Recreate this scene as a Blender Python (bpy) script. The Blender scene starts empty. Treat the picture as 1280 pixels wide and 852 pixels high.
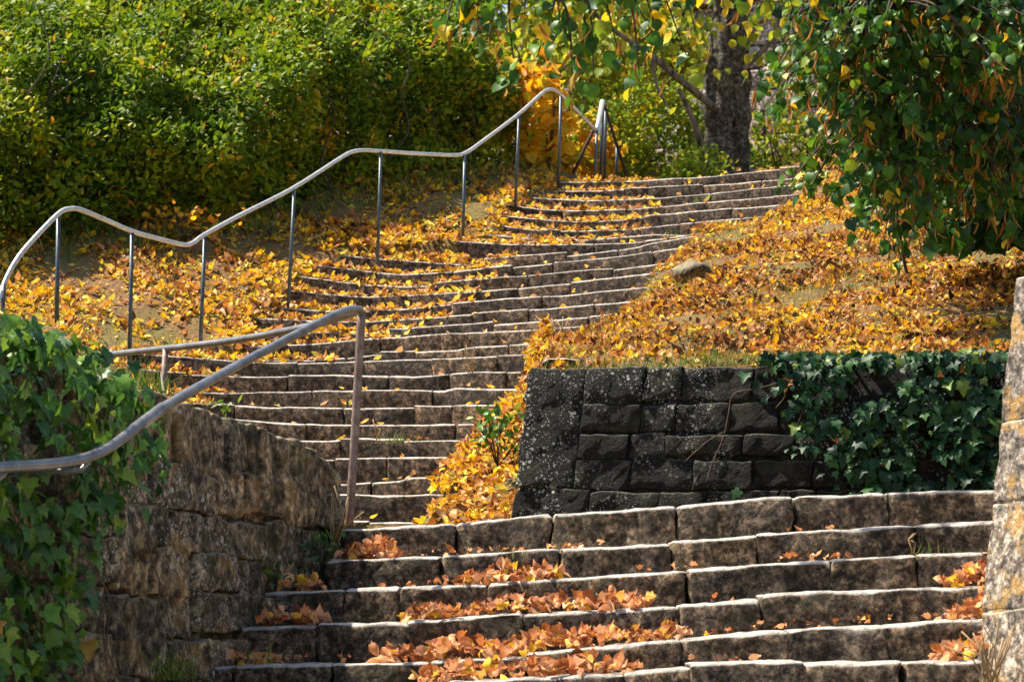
import bpy, math, random
import numpy as np
from mathutils import Vector, Matrix, noise

random.seed(7); rng = np.random.default_rng(7)
S = bpy.context.scene
COL = S.collection
# ------------------------------------------------------------------ camera
F = 3556.0; EYE = 1.6; HOR = 845.0
PITCH = math.atan((HOR - 426.0) / F)
cam_d = bpy.data.cameras.new('camera'); cam = bpy.data.objects.new('camera', cam_d); COL.objects.link(cam)
cam_d.sensor_width = 36.0; cam_d.lens = 36.0 * F / 1280.0
cam_d.clip_start = 0.1; cam_d.clip_end = 2000
cam.location = (0, 0, EYE); cam.rotation_euler = (math.pi / 2 + PITCH, 0, 0)
cam_d.dof.use_dof = True; cam_d.dof.focus_distance = 17.5; cam_d.dof.aperture_fstop = 8.0
S.camera = cam
S.render.resolution_x = 1024; S.render.resolution_y = 681
# ------------------------------------------------------------------ sky, sun, exposure
SUN = Vector((-0.50, 0.13, 0.85)).normalized()
W = bpy.data.worlds.new('World'); S.world = W; W.use_nodes = True
nt = W.node_tree; bg = nt.nodes['Background']
sky = nt.nodes.new('ShaderNodeTexSky'); sky.sky_type = 'NISHITA'; sky.sun_disc = False; sky.dust_density = 1.5; sky.ozone_density = 1.0
sky.sun_elevation = math.asin(SUN.z); sky.sun_rotation = math.atan2(SUN.x, SUN.y)
nt.links.new(sky.outputs[0], bg.inputs[0]); bg.inputs[1].default_value = 0.10
sd = bpy.data.lights.new('sun', 'SUN'); sd.energy = 5.0; sd.angle = math.radians(0.53); sd.color = (1.0, 0.91, 0.77)
so = bpy.data.objects.new('sun', sd); COL.objects.link(so); so.location = (-20, 10, 30)
so.rotation_euler = SUN.to_track_quat('Z', 'Y').to_euler()
S.view_settings.view_transform = 'Standard'; S.view_settings.look = 'None'
S.view_settings.exposure = 1.2; S.view_settings.gamma = 1.0
S.cycles.max_bounces = 6; S.cycles.diffuse_bounces = 3; S.cycles.transmission_bounces = 4
S.cycles.use_denoising = True

# ------------------------------------------------------------------ helpers
CP, SP = math.cos(PITCH), math.sin(PITCH)
def at(u, v, Y):
    """point on the sight line of photo pixel (u, v) at ground distance Y"""
    cx = (u - 640.0) / F; cy = (426.0 - v) / F
    t = Y / (CP - cy * SP)
    return Vector((cx * t, Y, EYE + t * (SP + cy * CP)))
def sm(a, b, x):
    t = np.clip((x - a) / (b - a), 0, 1); return t * t * (3 - 2 * t)
def link(o, parent=None):
    COL.objects.link(o)
    if parent is not None: o.parent = parent
    return o
def tag(o, label=None, cat=None, group=None, kind=None):
    if label: o['label'] = label
    if cat: o['category'] = cat
    if group: o['group'] = group
    if kind: o['kind'] = kind
    return o
def thing(name, label, cat, loc=(0, 0, 0), group=None):
    o = bpy.data.objects.new(name, None); o.location = loc; link(o); o.empty_display_size = .2
    o.matrix_world = Matrix.Translation(Vector(loc))
    return tag(o, label, cat, group)
def fast_mesh(name, V, faces_k, hue=None, smooth=True):
    """V (n,3); faces_k: list of (m,k) int arrays"""
    me = bpy.data.meshes.new(name)
    me.vertices.add(len(V)); me.vertices.foreach_set('co', np.ascontiguousarray(V, dtype=np.float32).ravel())
    nl = sum(f.size for f in faces_k); npoly = sum(len(f) for f in faces_k)
    me.loops.add(nl); me.polygons.add(npoly)
    me.loops.foreach_set('vertex_index', np.concatenate([f.ravel() for f in faces_k]).astype(np.int32))
    starts = []; tot = 0
    for f in faces_k:
        starts.append(tot + np.arange(len(f)) * f.shape[1]); tot += f.size
    me.polygons.foreach_set('loop_start', np.concatenate(starts).astype(np.int32))
    me.update(calc_edges=True)
    me.polygons.foreach_set('use_smooth', np.full(npoly, smooth))
    if hue is not None:
        a = me.attributes.new('hue', 'FLOAT', 'POINT'); a.data.foreach_set('value', np.asarray(hue, dtype=np.float32))
    me.validate()
    return me
def obj(name, me, mat, parent=None):
    o = bpy.data.objects.new(name, me)
    if mat is not None and len(me.materials) == 0: me.materials.append(mat)
    link(o, parent)
    if parent is not None: o.matrix_parent_inverse = parent.matrix_world.inverted()
    return o

# ------------------------------------------------------------------ materials
def nodes(name):
    m = bpy.data.materials.new(name); m.use_nodes = True
    n = m.node_tree; n.nodes.clear()
    out = n.nodes.new('ShaderNodeOutputMaterial')
    return m, n, out
def N(n, typ, **kw):
    x = n.nodes.new(typ)
    for k, v in kw.items():
        if k.startswith('i_'):
            x.inputs[k[2:].replace('_', ' ')].default_value = v
        else: setattr(x, k, v)
    return x
def ramp(n, stops, interp='LINEAR'):
    r = n.nodes.new('ShaderNodeValToRGB'); e = r.color_ramp; e.interpolation = interp
    while len(e.elements) > 1: e.elements.remove(e.elements[-1])
    e.elements[0].position = stops[0][0]; e.elements[0].color = (*stops[0][1], 1)
    for p, c in stops[1:]:
        k = e.elements.new(p); k.color = (*c, 1)
    return r
def mix(n, fac, a, b, blend='MIX'):
    x = n.nodes.new('ShaderNodeMix'); x.data_type = 'RGBA'; x.blend_type = blend
    for sock, val in ((x.inputs[0], fac), (x.inputs[6], a), (x.inputs[7], b)):
        if hasattr(val, 'links'): n.links.new(val, sock)
        elif isinstance(val, (int, float)): sock.default_value = val
        else: sock.default_value = (*val, 1)
    return x.outputs[2]
def math_n(n, op, a, b=0.0):
    x = n.nodes.new('ShaderNodeMath'); x.operation = op
    for sock, val in ((x.inputs[0], a), (x.inputs[1], b)):
        if hasattr(val, 'links'): n.links.new(val, sock)
        else: sock.default_value = val
    return x.outputs[0]
def g3(v): return (v, v, v)

def stone_material(name, dark, light, worn, moss=.25, lichen=.3, lichen_col=(.55, .54, .47), ochre=0.0, bump=.5, scale=1.0, rough=.85):
    m, n, out = nodes(name)
    geo = N(n, 'ShaderNodeNewGeometry'); info = N(n, 'ShaderNodeObjectInfo')
    pos = geo.outputs['Position']
    def noi(sc, det=6, ro=.6):
        x = N(n, 'ShaderNodeTexNoise'); x.inputs['Scale'].default_value = sc * scale
        x.inputs['Detail'].default_value = det; x.inputs['Roughness'].default_value = ro
        n.links.new(pos, x.inputs['Vector']); return x.outputs['Fac']
    n1, n2, n3, n4 = noi(3.2), noi(14, 8, .7), noi(55, 5, .7), noi(1.6, 4)
    base = ramp(n, [(.28, dark), (.5, tuple((a * .6 + b * .4) for a, b in zip(dark, light))), (.72, light)])
    n.links.new(math_n(n, 'ADD', math_n(n, 'MULTIPLY', n1, .45), math_n(n, 'MULTIPLY', n2, .55)), base.inputs[0])
    c = mix(n, .9, base.outputs[0], ramp_out(n, n3, [(.36, g3(.14)), (.5, g3(.75)), (.66, g3(1.6))]), 'MULTIPLY')
    c = mix(n, .8, c, ramp_out(n, n2, [(.36, g3(.2)), (.5, g3(.9)), (.66, g3(1.5))]), 'MULTIPLY')
    c = mix(n, .85, c, ramp_out(n, noi(27, 3, .55), [(.40, g3(.22)), (.52, g3(.9)), (.64, g3(1.7))]), 'MULTIPLY')
    var = ramp(n, [(0, (.58, .56, .54)), (.35, (.9, .9, .92)), (.7, (1.08, 1.0, .92)), (1, (1.42, 1.3, 1.12))]); n.links.new(info.outputs['Random'], var.inputs[0])
    c = mix(n, 1.0, c, var.outputs[0], 'MULTIPLY')
    mo = math_n(n, 'MULTIPLY', ramp_out(n, noi(4.5, 8, .65), [(.52, g3(0)), (.66, g3(1))]), moss)
    c = mix(n, mo, c, (.055, .06, .018))
    if ochre > 0:
        oc = math_n(n, 'MULTIPLY', ramp_out(n, noi(6.0, 8, .7), [(.52, g3(0)), (.6, g3(1))]), ochre)
        c = mix(n, oc, c, (.48, .27, .06))
    if lichen > 0:
        vo = N(n, 'ShaderNodeTexVoronoi'); vo.inputs['Scale'].default_value = 26 * scale; n.links.new(pos, vo.inputs['Vector'])
        sp = ramp_out(n, vo.outputs['Distance'], [(.16, g3(1)), (.27, g3(0))])
        pat = math_n(n, 'MULTIPLY', ramp_out(n, n4, [(.44, g3(0)), (.56, g3(1))]), ramp_out(n, noi(7, 3), [(.38, g3(0)), (.55, g3(1))]))
        vo2 = N(n, 'ShaderNodeTexVoronoi'); vo2.inputs['Scale'].default_value = 70 * scale; n.links.new(pos, vo2.inputs['Vector'])
        sp2 = ramp_out(n, vo2.outputs['Distance'], [(.18, g3(1)), (.3, g3(0))])
        both = math_n(n, 'MAXIMUM', sp, sp2)
        lf = math_n(n, 'MULTIPLY', math_n(n, 'MULTIPLY', both, pat), lichen)
        c = mix(n, lf, c, lichen_col)
    # faces that look up are painted paler: walked-clean treads plus sunlight on their edges
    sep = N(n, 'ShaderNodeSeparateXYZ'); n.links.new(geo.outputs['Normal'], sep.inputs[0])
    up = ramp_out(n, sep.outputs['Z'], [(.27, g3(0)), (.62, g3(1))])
    worn_lit_c = mix(n, .75, worn, ramp_out(n, n2, [(.36, g3(.35)), (.5, g3(.85)), (.66, g3(1.2))]), 'MULTIPLY')
    c = mix(n, up, c, worn_lit_c)
    bs = N(n, 'ShaderNodeBsdfPrincipled'); bs.inputs['Roughness'].default_value = rough
    bs.inputs['Specular IOR Level'].default_value = .3
    n.links.new(c, bs.inputs['Base Color'])
    hgt = math_n(n, 'ADD', math_n(n, 'MULTIPLY', n2, 1.0), math_n(n, 'MULTIPLY', n3, .35))
    b = N(n, 'ShaderNodeBump'); b.inputs['Strength'].default_value = bump; b.inputs['Distance'].default_value = .06
    n.links.new(hgt, b.inputs['Height']); n.links.new(b.outputs[0], bs.inputs['Normal'])
    n.links.new(bs.outputs[0], out.inputs[0])
    return m
def ramp_out(n, fac, stops):
    r = ramp(n, stops); n.links.new(fac, r.inputs[0]); return r.outputs[0]

def leaf_material(name, stops, trans=.35, rough=.45, spec=.4, hue_scale=9.0):
    m, n, out = nodes(name)
    a = N(n, 'ShaderNodeAttribute', attribute_name='hue')
    r = ramp(n, stops); n.links.new(a.outputs['Fac'], r.inputs[0])
    geo = N(n, 'ShaderNodeNewGeometry')
    no = N(n, 'ShaderNodeTexNoise'); no.inputs['Scale'].default_value = hue_scale * 4; no.inputs['Detail'].default_value = 3
    n.links.new(geo.outputs['Position'], no.inputs['Vector'])
    c = mix(n, .6, r.outputs[0], ramp_out(n, no.outputs['Fac'], [(.3, g3(.6)), (.7, g3(1.25))]), 'MULTIPLY')
    bs = N(n, 'ShaderNodeBsdfPrincipled'); bs.inputs['Roughness'].default_value = rough
    bs.inputs['Specular IOR Level'].default_value = spec
    n.links.new(c, bs.inputs['Base Color'])
    tr = N(n, 'ShaderNodeBsdfTranslucent'); n.links.new(c, tr.inputs['Color'])
    mx = N(n, 'ShaderNodeMixShader'); mx.inputs[0].default_value = trans
    n.links.new(bs.outputs[0], mx.inputs[1]); n.links.new(tr.outputs[0], mx.inputs[2])
    n.links.new(mx.outputs[0], out.inputs[0])
    return m
def plain_material(name, col, rough=.6, metallic=0.0, var=None, bump=.0, scale=20, stretch=(1, 1, 1)):
    m, n, out = nodes(name)
    bs = N(n, 'ShaderNodeBsdfPrincipled'); bs.inputs['Roughness'].default_value = rough; bs.inputs['Metallic'].default_value = metallic
    geo = N(n, 'ShaderNodeNewGeometry')
    mp = N(n, 'ShaderNodeMapping'); mp.inputs['Scale'].default_value = stretch; n.links.new(geo.outputs['Position'], mp.inputs['Vector'])
    no = N(n, 'ShaderNodeTexNoise'); no.inputs['Scale'].default_value = scale; no.inputs['Detail'].default_value = 8; no.inputs['Roughness'].default_value = .65
    n.links.new(mp.outputs[0], no.inputs['Vector'])
    c = ramp_out(n, no.outputs['Fac'], [(.35, col), (.65, var or col)])
    n.links.new(c, bs.inputs['Base Color'])
    if bump:
        b = N(n, 'ShaderNodeBump'); b.inputs['Strength'].default_value = bump; b.inputs['Distance'].default_value = .03
        n.links.new(no.outputs['Fac'], b.inputs['Height']); n.links.new(b.outputs[0], bs.inputs['Normal'])
    n.links.new(bs.outputs[0], out.inputs[0])
    return m

M = {}
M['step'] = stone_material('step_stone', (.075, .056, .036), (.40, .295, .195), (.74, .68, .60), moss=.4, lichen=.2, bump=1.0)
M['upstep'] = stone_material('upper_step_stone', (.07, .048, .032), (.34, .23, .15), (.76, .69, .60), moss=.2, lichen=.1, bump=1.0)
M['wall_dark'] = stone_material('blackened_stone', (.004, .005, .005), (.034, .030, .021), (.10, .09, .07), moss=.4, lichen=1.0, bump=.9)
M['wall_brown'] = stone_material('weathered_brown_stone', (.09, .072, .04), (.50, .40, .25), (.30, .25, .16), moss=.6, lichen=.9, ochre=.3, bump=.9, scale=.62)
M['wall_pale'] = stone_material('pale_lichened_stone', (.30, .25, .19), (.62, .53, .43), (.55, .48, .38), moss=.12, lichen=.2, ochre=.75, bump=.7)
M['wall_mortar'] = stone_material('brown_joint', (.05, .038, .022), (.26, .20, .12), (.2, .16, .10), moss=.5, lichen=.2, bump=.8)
M['mortar'] = plain_material('dark_joint', (.02, .017, .013), .95, 0, (.05, .042, .032), .5, 30)
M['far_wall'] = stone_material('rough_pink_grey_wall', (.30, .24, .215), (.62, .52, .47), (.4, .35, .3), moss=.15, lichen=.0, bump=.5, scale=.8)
M['steel'] = plain_material('galvanised_steel', (.42, .42, .39), .38, .5, (.68, .66, .60), .1, 25)
M['near_steel'] = plain_material('weathered_tube_steel', (.15, .145, .14), .33, .6, (.30, .285, .265), .05, 9)
M['post'] = plain_material('blue_grey_painted_steel', (.03, .045, .055), .45, .3, (.075, .10, .115), .1, 30)
M['rust'] = plain_material('rusty_steel', (.13, .075, .055), .6, .3, (.27, .20, .17), .2, 22)
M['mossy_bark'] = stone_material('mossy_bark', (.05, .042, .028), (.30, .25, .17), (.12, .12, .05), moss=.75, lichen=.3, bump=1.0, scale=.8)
M['bark'] = plain_material('furrowed_bark', (.018, .016, .012), .95, 0, (.24, .20, .14), 1.0, 11, (1.4, 1.4, .22))
M['twig'] = plain_material('dark_twig', (.03, .022, .014), .9, 0, (.08, .055, .035), .3, 30)
M['vine'] = plain_material('brown_vine', (.06, .035, .02), .85, 0, (.15, .09, .05), .2, 30)
M['drystem'] = plain_material('pale_dry_stem', (.20, .12, .05), .8, 0, (.36, .24, .11), .2, 30)
GREEN = (.055, .115, .012); DGREEN = (.022, .055, .014)
M['hedge'] = leaf_material('hedge_leaf', [(0, (.025, .065, .010)), (.35, (.10, .18, .008)), (.62, (.24, .31, .010)), (.86, (.50, .45, .02)), (.94, (.62, .38, .02)), (1, (.45, .16, .02))], .4, .55, .22)
M['shrub'] = leaf_material('shrub_leaf', [(0, (.08, .17, .015)), (.45, (.22, .31, .02)), (.75, (.46, .45, .03)), (1, (.78, .52, .02))], .5, .5, .25)
M['yellow'] = leaf_material('yellow_shrub_leaf', [(0, (.2, .28, .02)), (.3, (.65, .48, .02)), (.7, (.86, .45, .015)), (1, (.75, .28, .01))], .55, .5, .3)
M['linden'] = leaf_material('linden_leaf', [(0, (.012, .045, .012)), (.45, (.04, .125, .012)), (.72, (.11, .24, .014)), (.84, (.32, .36, .02)), (.9, (.85, .56, .015)), (1, (.82, .46, .01))], .42, .45, .3)
M['bract'] = leaf_material('dry_bract', [(0, (.36, .12, .02)), (.6, (.50, .22, .04)), (1, (.50, .36, .07))], .5, .6, .2)
M['ivy'] = leaf_material('ivy_leaf', [(0, (.018, .065, .014)), (.5, (.06, .16, .018)), (.85, (.15, .29, .025)), (.96, (.26, .36, .03)), (1, (.5, .2, .03))], .34, .4, .35)
M['ivy_dark'] = leaf_material('blue_green_ivy_leaf', [(0, (.006, .024, .010)), (.5, (.015, .058, .018)), (.85, (.045, .115, .028)), (.97, (.14, .2, .03)), (1, (.5, .16, .04))], .15, .5, .2)
M['litter'] = leaf_material('fallen_leaf', [(0, (.06, .027, .012)), (.14, (.17, .065, .02)), (.28, (.38, .14, .03)), (.40, (.60, .24, .05)), (.52, (.58, .34, .16)), (.62, (.68, .33, .03)), (.76, (.85, .48, .02)), (.9, (.95, .64, .02)), (1, (.70, .58, .10))], .28, .55, .3)
M['dryleaf'] = leaf_material('curled_brown_leaf', [(0, (.16, .055, .022)), (.25, (.50, .17, .045)), (.55, (.66, .29, .12)), (.85, (.76, .43, .24)), (.93, (.70, .36, .12)), (1, (.85, .52, .04))], .25, .6, .25)
M['grass'] = leaf_material('grass_blade', [(0, (.05, .11, .012)), (.5, (.12, .18, .02)), (.8, (.3, .27, .04)), (1, (.45, .32, .12))], .35, .5, .3)
M['weed'] = leaf_material('weed_leaf', [(0, (.03, .09, .012)), (.6, (.09, .2, .02)), (1, (.3, .34, .03))], .35, .45, .4)

# ------------------------------------------------------------------ leaf templates
def tmpl(outline, fold=.12, curl=.0, rows=None):
    """outline: half outline [(x,y)...] from stem to tip; mirrored; folded on the midrib; curl bends along length"""
    V = []; Fc = []
    n = len(outline)
    for x, y in outline: V.append((x, 0, 0))
    for x, y in outline: V.append((x, y, abs(y) * fold * 2))
    for x, y in outline: V.append((x, -y, abs(y) * fold * 2))
    V = np.array(V, float)
    for i in range(n - 1):
        if outline[i][1] == 0 and outline[i + 1][1] == 0: continue
        Fc += [(i, i + 1, n + i + 1, n + i), (i + 1, i, 2 * n + i, 2 * n + i + 1)]
    V[:, 2] += curl * (V[:, 0] - .3) ** 2 * 1.5
    return V, np.array(Fc)
def jig(T, amt, seed):
    r = np.random.default_rng(seed); V, Fc = T; V = V.copy()
    V += r.normal(0, amt, V.shape) * np.array([.5, .6, 1.0]); return V, Fc
LIND = [jig(tmpl([(0, 0.001), (-.07, .24), (.08, .43), (.36, .48), (.66, .34), (.86, .14), (1.0, 0.001)], f, c), .012, s) for s, (f, c) in enumerate([(.10, -.25), (.2, .2), (-.06, -.45), (.25, -.5)])]
SMALL = [jig(tmpl([(0, .001), (.35, .27), (.7, .2), (1, .001)], f, c), .01, 20 + s) for s, (f, c) in enumerate([(.15, -.2), (.25, .2), (-.1, -.3)])]
FALL = [jig(tmpl([(0, .02), (.1, .27), (.3, .40), (.52, .36), (.75, .28), (.9, .12), (1.02, .01)], f, c), .06, 40 + s) for s, (f, c) in enumerate([(.25, .7), (.45, .4), (.1, -.8), (.6, .9), (-.3, -.6), (.35, -.9)])]
FALL2 = [jig(tmpl([(0, .02), (.3, .36), (.72, .25), (1, .01)], f, c), .06, 140 + s) for s, (f, c) in enumerate([(.3, .8), (.5, .5), (.1, -.9), (.7, 1.0), (-.35, -.7), (.4, -1.0), (.05, .3)])]
for k in (1, 3, 4): FALL2[k][0][:, 2] += (1.6, -1.4, 1.9, 0, -1.5)[k] * FALL2[k][0][:, 1] ** 2
for k, c2 in ((1, 1.2), (3, 1.8), (4, -1.5), (5, 1.0)):
    FALL[k][0][:, 2] += c2 * FALL[k][0][:, 1] ** 2; FALL[k][0][:, 1] *= .8
BRACT = [jig(tmpl([(0, .01), (.3, .085), (.7, .075), (1, .01)], f, c), .01, 60 + s) for s, (f, c) in enumerate([(.2, -.6), (.4, .5)])]
BLADE = [(np.array([(0, .03, 0), (0, -.03, 0), (.55, .02, .06), (.55, -.02, .06), (1, 0, .3)], float), None), (np.array([(0, .035, 0), (0, -.035, 0), (.5, .025, -.04), (.5, -.025, -.04), (1, 0, -.2)], float), None)]
BF4 = np.array([(0, 1, 3, 2)]); BF3 = np.array([(2, 3, 4)])
def ivy_t(seed, fold):
    pts = [(-.05, .02), (-.12, .22), (.02, .48), (.2, .34), (.42, .52), (.5, .26), (.78, .14), (1.0, .001)]
    V, Fc = tmpl(pts, fold, -.25); V[:len(pts), 0] = np.clip(V[:len(pts), 0], 0, 1)
    return jig((V, Fc), .012, seed)
IVY = [ivy_t(80, .08), ivy_t(81, .18), ivy_t(82, -.05)]

def frames(axis, nrm):
    a = axis / np.linalg.norm(axis, axis=1, keepdims=True)
    b = np.cross(nrm, a); b /= np.linalg.norm(b, axis=1, keepdims=True) + 1e-9
    c = np.cross(a, b)
    return np.stack([a, b, c], axis=2)          # columns
def rand_dirs(n):
    v = rng.normal(size=(n, 3)); return v / np.linalg.norm(v, axis=1, keepdims=True)
def cloud_mesh(name, P, R, size, hue, templates):
    Vs, Fq, Ft, H = [], [], [], []; base = 0
    which = rng.integers(0, len(templates), len(P))
    for k, (T, Fc) in enumerate(templates):
        idx = np.where(which == k)[0]
        if not len(idx): continue
        v = np.einsum('nij,kj->nki', R[idx], T) * size[idx][:, None, None] + P[idx][:, None, :]
        m, kk = len(idx), len(T)
        Vs.append(v.reshape(-1, 3)); H.append(np.repeat(hue[idx], kk))
        off = base + np.arange(m)[:, None, None] * kk
        if Fc is None:
            Fq.append((BF4[None] + off).reshape(-1, 4)); Ft.append((BF3[None] + off).reshape(-1, 3))
        else: Fq.append((Fc[None] + off).reshape(-1, 4))
        base += m * kk
    fk = [np.concatenate(Fq)] + ([np.concatenate(Ft)] if Ft else [])
    return fast_mesh(name, np.concatenate(Vs), fk, np.concatenate(H))
_variants = {}
def leaf_objects(name, P, R, size, hue, templates, key, mat, parent=None):
    out = []
    for i in range(len(P)):
        k = int(rng.integers(0, len(templates))); hb = int(min(11, max(0, hue[i] * 12)))
        kk = (key, k, hb)
        if kk not in _variants:
            T, Fc = templates[k]
            me = fast_mesh(name, T, [Fc], np.full(len(T), (hb + .5) / 12)); me.materials.append(mat); _variants[kk] = me
        o = bpy.data.objects.new(name, _variants[kk])
        mw = Matrix([[*(R[i][r] * size[i]), P[i][r]] for r in range(3)] + [[0, 0, 0, 1]])
        link(o, parent)
        o.matrix_world = mw if parent is None else (parent.matrix_world.inverted() @ mw)
        if parent is not None: o.matrix_basis = parent.matrix_world.inverted() @ mw
        out.append(o)
    return out
def in_frame_pick(P, n, size):
    """the n leaves that show largest in the picture"""
    d = P[:, 1]; u = 640 + F * P[:, 0] / d; v = HOR - F * (P[:, 2] - EYE) / d
    sc = size / d * ((u > -5) & (u < 1285) & (v > -5) & (v < 857))
    order = np.argsort(-(sc + rng.uniform(0, 1e-6, len(P)))); n = int(min(n, (sc > 0).sum()))
    return order[:n], order[n:]

# ------------------------------------------------------------------ tubes
class Tubes:
    def __init__(s): s.V = []; s.F = []; s.n = 0
    def add(s, pts, rad, sides=6, rough=0.0):
        pts = [Vector(p) for p in pts]; n = len(pts)
        if not hasattr(rad, '__len__'): rad = [rad] * n
        up = Vector((.31, .17, .93)); rings = []
        t0 = (pts[1] - pts[0]).normalized(); x = t0.cross(up).normalized(); y = t0.cross(x)
        for i in range(n):
            t = (pts[min(i + 1, n - 1)] - pts[max(i - 1, 0)]).normalized()
            x = (x - t * x.dot(t)).normalized(); y = t.cross(x)
            for k in range(sides):
                a = 2 * math.pi * k / sides
                q = x * math.cos(a) + y * math.sin(a)
                k2 = 1 + rough * (noise.noise(Vector((q.x * 2.6, q.y * 2.6, pts[i].z * 1.3))) + .6 * noise.noise(Vector((q.x * 6, q.y * 6, pts[i].z * 2.5))))
                s.V.append(pts[i] + q * (rad[i] * k2))
        for i in range(n - 1):
            for k in range(sides):
                a = s.n + i * sides + k; b = s.n + i * sides + (k + 1) % sides
                s.F.append((a, b, b + sides, a + sides))
        for e, c in ((0, pts[0]), (n - 1, pts[-1])):
            s.V.append(c); ci = s.n + n * sides + (0 if e == 0 else 1)
            for k in range(sides):
                a = s.n + e * sides + k; b = s.n + e * sides + (k + 1) % sides
                s.F.append((ci, b, a, a) if e == 0 else (ci, a, b, b))
        s.n += n * sides + 2
    def build(s, name, mat, parent=None):
        me = bpy.data.meshes.new(name)
        me.from_pydata(s.V, [], [f[:3] if f[2] == f[3] else f for f in s.F]); me.update()
        me.polygons.foreach_set('use_smooth', np.full(len(me.polygons), True))
        return obj(name, me, mat, parent)
def smooth_path(pts, per=6):
    pts = [Vector(p) for p in pts]; out = []
    for i in range(len(pts) - 1):
        p0 = pts[max(i - 1, 0)]; p1 = pts[i]; p2 = pts[i + 1]; p3 = pts[min(i + 2, len(pts) - 1)]
        for k in range(per):
            t = k / per
            out.append(.5 * ((2 * p1) + (p2 - p0) * t + (2 * p0 - 5 * p1 + 4 * p2 - p3) * t * t + (-p0 + 3 * p1 - 3 * p2 + p3) * t ** 3))
    out.append(pts[-1]); return out

# ------------------------------------------------------------------ stone blocks
def axis_list(a, b, r, step):
    r = min(r, (b - a) * .3)
    n = max(1, int(round((b - a - 2 * r) / step)))
    return [a, a + r * .3, *np.linspace(a + r, b - r, n + 1), b - r * .3, b]
def block(name, P, s, h, w, mat, parent, rad=.02, step=.08, amp=.01, seed=0.0, wstep=None, vert_amp=1.0):
    A = axis_list(*s, rad, step); B = axis_list(*h, rad, step); C = axis_list(*w, rad, wstep or max(step, .16))
    lo = Vector((s[0], h[0], w[0])); hi = Vector((s[1], h[1], w[1]))
    rr = [min(rad, (hi[i] - lo[i]) * .3) for i in range(3)]
    idx = {}; V = []; Fc = []
    def vert(i, j, k):
        key = (i, j, k)
        if key in idx: return idx[key]
        p = Vector((A[i], B[j], C[k]))
        q = Vector([min(max(p[m], lo[m] + rr[m]), hi[m] - rr[m]) for m in range(3)])
        d = Vector([(p[m] - q[m]) / rr[m] for m in range(3)])
        if d.length > 1e-6:
            d = d / d.length if d.length > 1 else d
            p = Vector([q[m] + d[m] * rr[m] for m in range(3)])
        o = Vector((seed, seed * .7, seed * .3))
        nz = noise.noise_vector(p * 6 + o) * amp + noise.noise_vector(p * 17 + o) * amp * .7 + noise.noise_vector(p * 41 + o) * amp * .35
        nz.y *= vert_amp; p = p + nz
        idx[key] = len(V); V.append(P(p[0], p[1], p[2])); return idx[key]
    na, nb, nc = len(A) - 1, len(B) - 1, len(C) - 1
    for i in range(na):
        for j in range(nb):
            Fc.append((vert(i, j, 0), vert(i + 1, j, 0), vert(i + 1, j + 1, 0), vert(i, j + 1, 0)))
            Fc.append((vert(i, j, nc), vert(i, j + 1, nc), vert(i + 1, j + 1, nc), vert(i + 1, j, nc)))
    for i in range(na):
        for k in range(nc):
            Fc.append((vert(i, 0, k), vert(i, 0, k + 1), vert(i + 1, 0, k + 1), vert(i + 1, 0, k)))
            Fc.append((vert(i, nb, k), vert(i + 1, nb, k), vert(i + 1, nb, k + 1), vert(i, nb, k + 1)))
    for j in range(nb):
        for k in range(nc):
            Fc.append((vert(0, j, k), vert(0, j + 1, k), vert(0, j + 1, k + 1), vert(0, j, k + 1)))
            Fc.append((vert(na, j, k), vert(na, j, k + 1), vert(na, j + 1, k + 1), vert(na, j + 1, k)))
    me = bpy.data.meshes.new(name); me.from_pydata(V, [], Fc); me.update()
    me.polygons.foreach_set('use_smooth', np.full(len(me.polygons), True))
    return obj(name, me, mat, parent)

# ================================================================== STAIRS: traced nosing lines
LOW = [  # lower flight, top step first
 ([(425,661),(500,657),(570,653),(690,642),(850,630),(992,618),(1110,614),(1240,611),(1300,608)], [570,690,845,992,1110]),
 ([(410,698),(470,696),(552,693),(700,684),(838,677),(843,675),(945,668),(950,667),(1145,656),(1235,650),(1300,646)], [552,700,840,948,1145]),
 ([(325,739),(430,734),(500,732),(608,728),(640,725),(730,719),(858,711),(864,709),(1040,698),(1145,693),(1235,689),(1300,686)], [430,500,608,640,861,1040,1145]),
 ([(270,782),(400,778),(506,777),(512,774),(650,765),(850,755),(950,748),(957,741),(1060,737),(1235,731),(1300,729)], [395,509,655,850,953]),
 ([(215,832),(415,828),(540,825),(656,820),(662,815),(850,797),(985,785),(1110,779),(1235,771),(1300,767)], [290,415,540,660,850,985,1110]),
 ([(150,868),(400,858),(600,850),(780,841),(858,833),(866,829),(1003,826),(1130,824),(1235,821),(1300,819)], [330,560,780,862,1003,1130]),
]
LOWD = [13.9 - .38 * i for i in range(len(LOW))]
def low_shape(x): return -.26 * (x - .8)
low_steps = []      # each: xs, zs arrays, front y function offset
for i, (poly, joints) in enumerate(LOW):
    xs, zs, us = [], [], []
    for u, v in poly:
        Y = LOWD[i]
        for _ in range(6): Y = LOWD[i] + low_shape((u - 640) / F * Y)
        p = at(u, v, Y); xs.append(p.x); zs.append(p.z); us.append(u)
    jx = [np.interp(j, us, xs) for j in joints]
    low_steps.append(dict(xs=np.array(xs), zs=np.array(zs), D=LOWD[i], joints=jx))
for k in range(1, 10):   # steps that run on below the frame
    L0 = low_steps[5]
    low_steps.append(dict(xs=np.array([-1.75 - .11 * k, 2.3]), zs=np.array([L0['zs'].mean() - .16 * k] * 2), D=LOWD[5] - .38 * k,
                          joints=list(np.cumsum(rng.uniform(.45, .9, 6)) - 1.7)))
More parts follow.
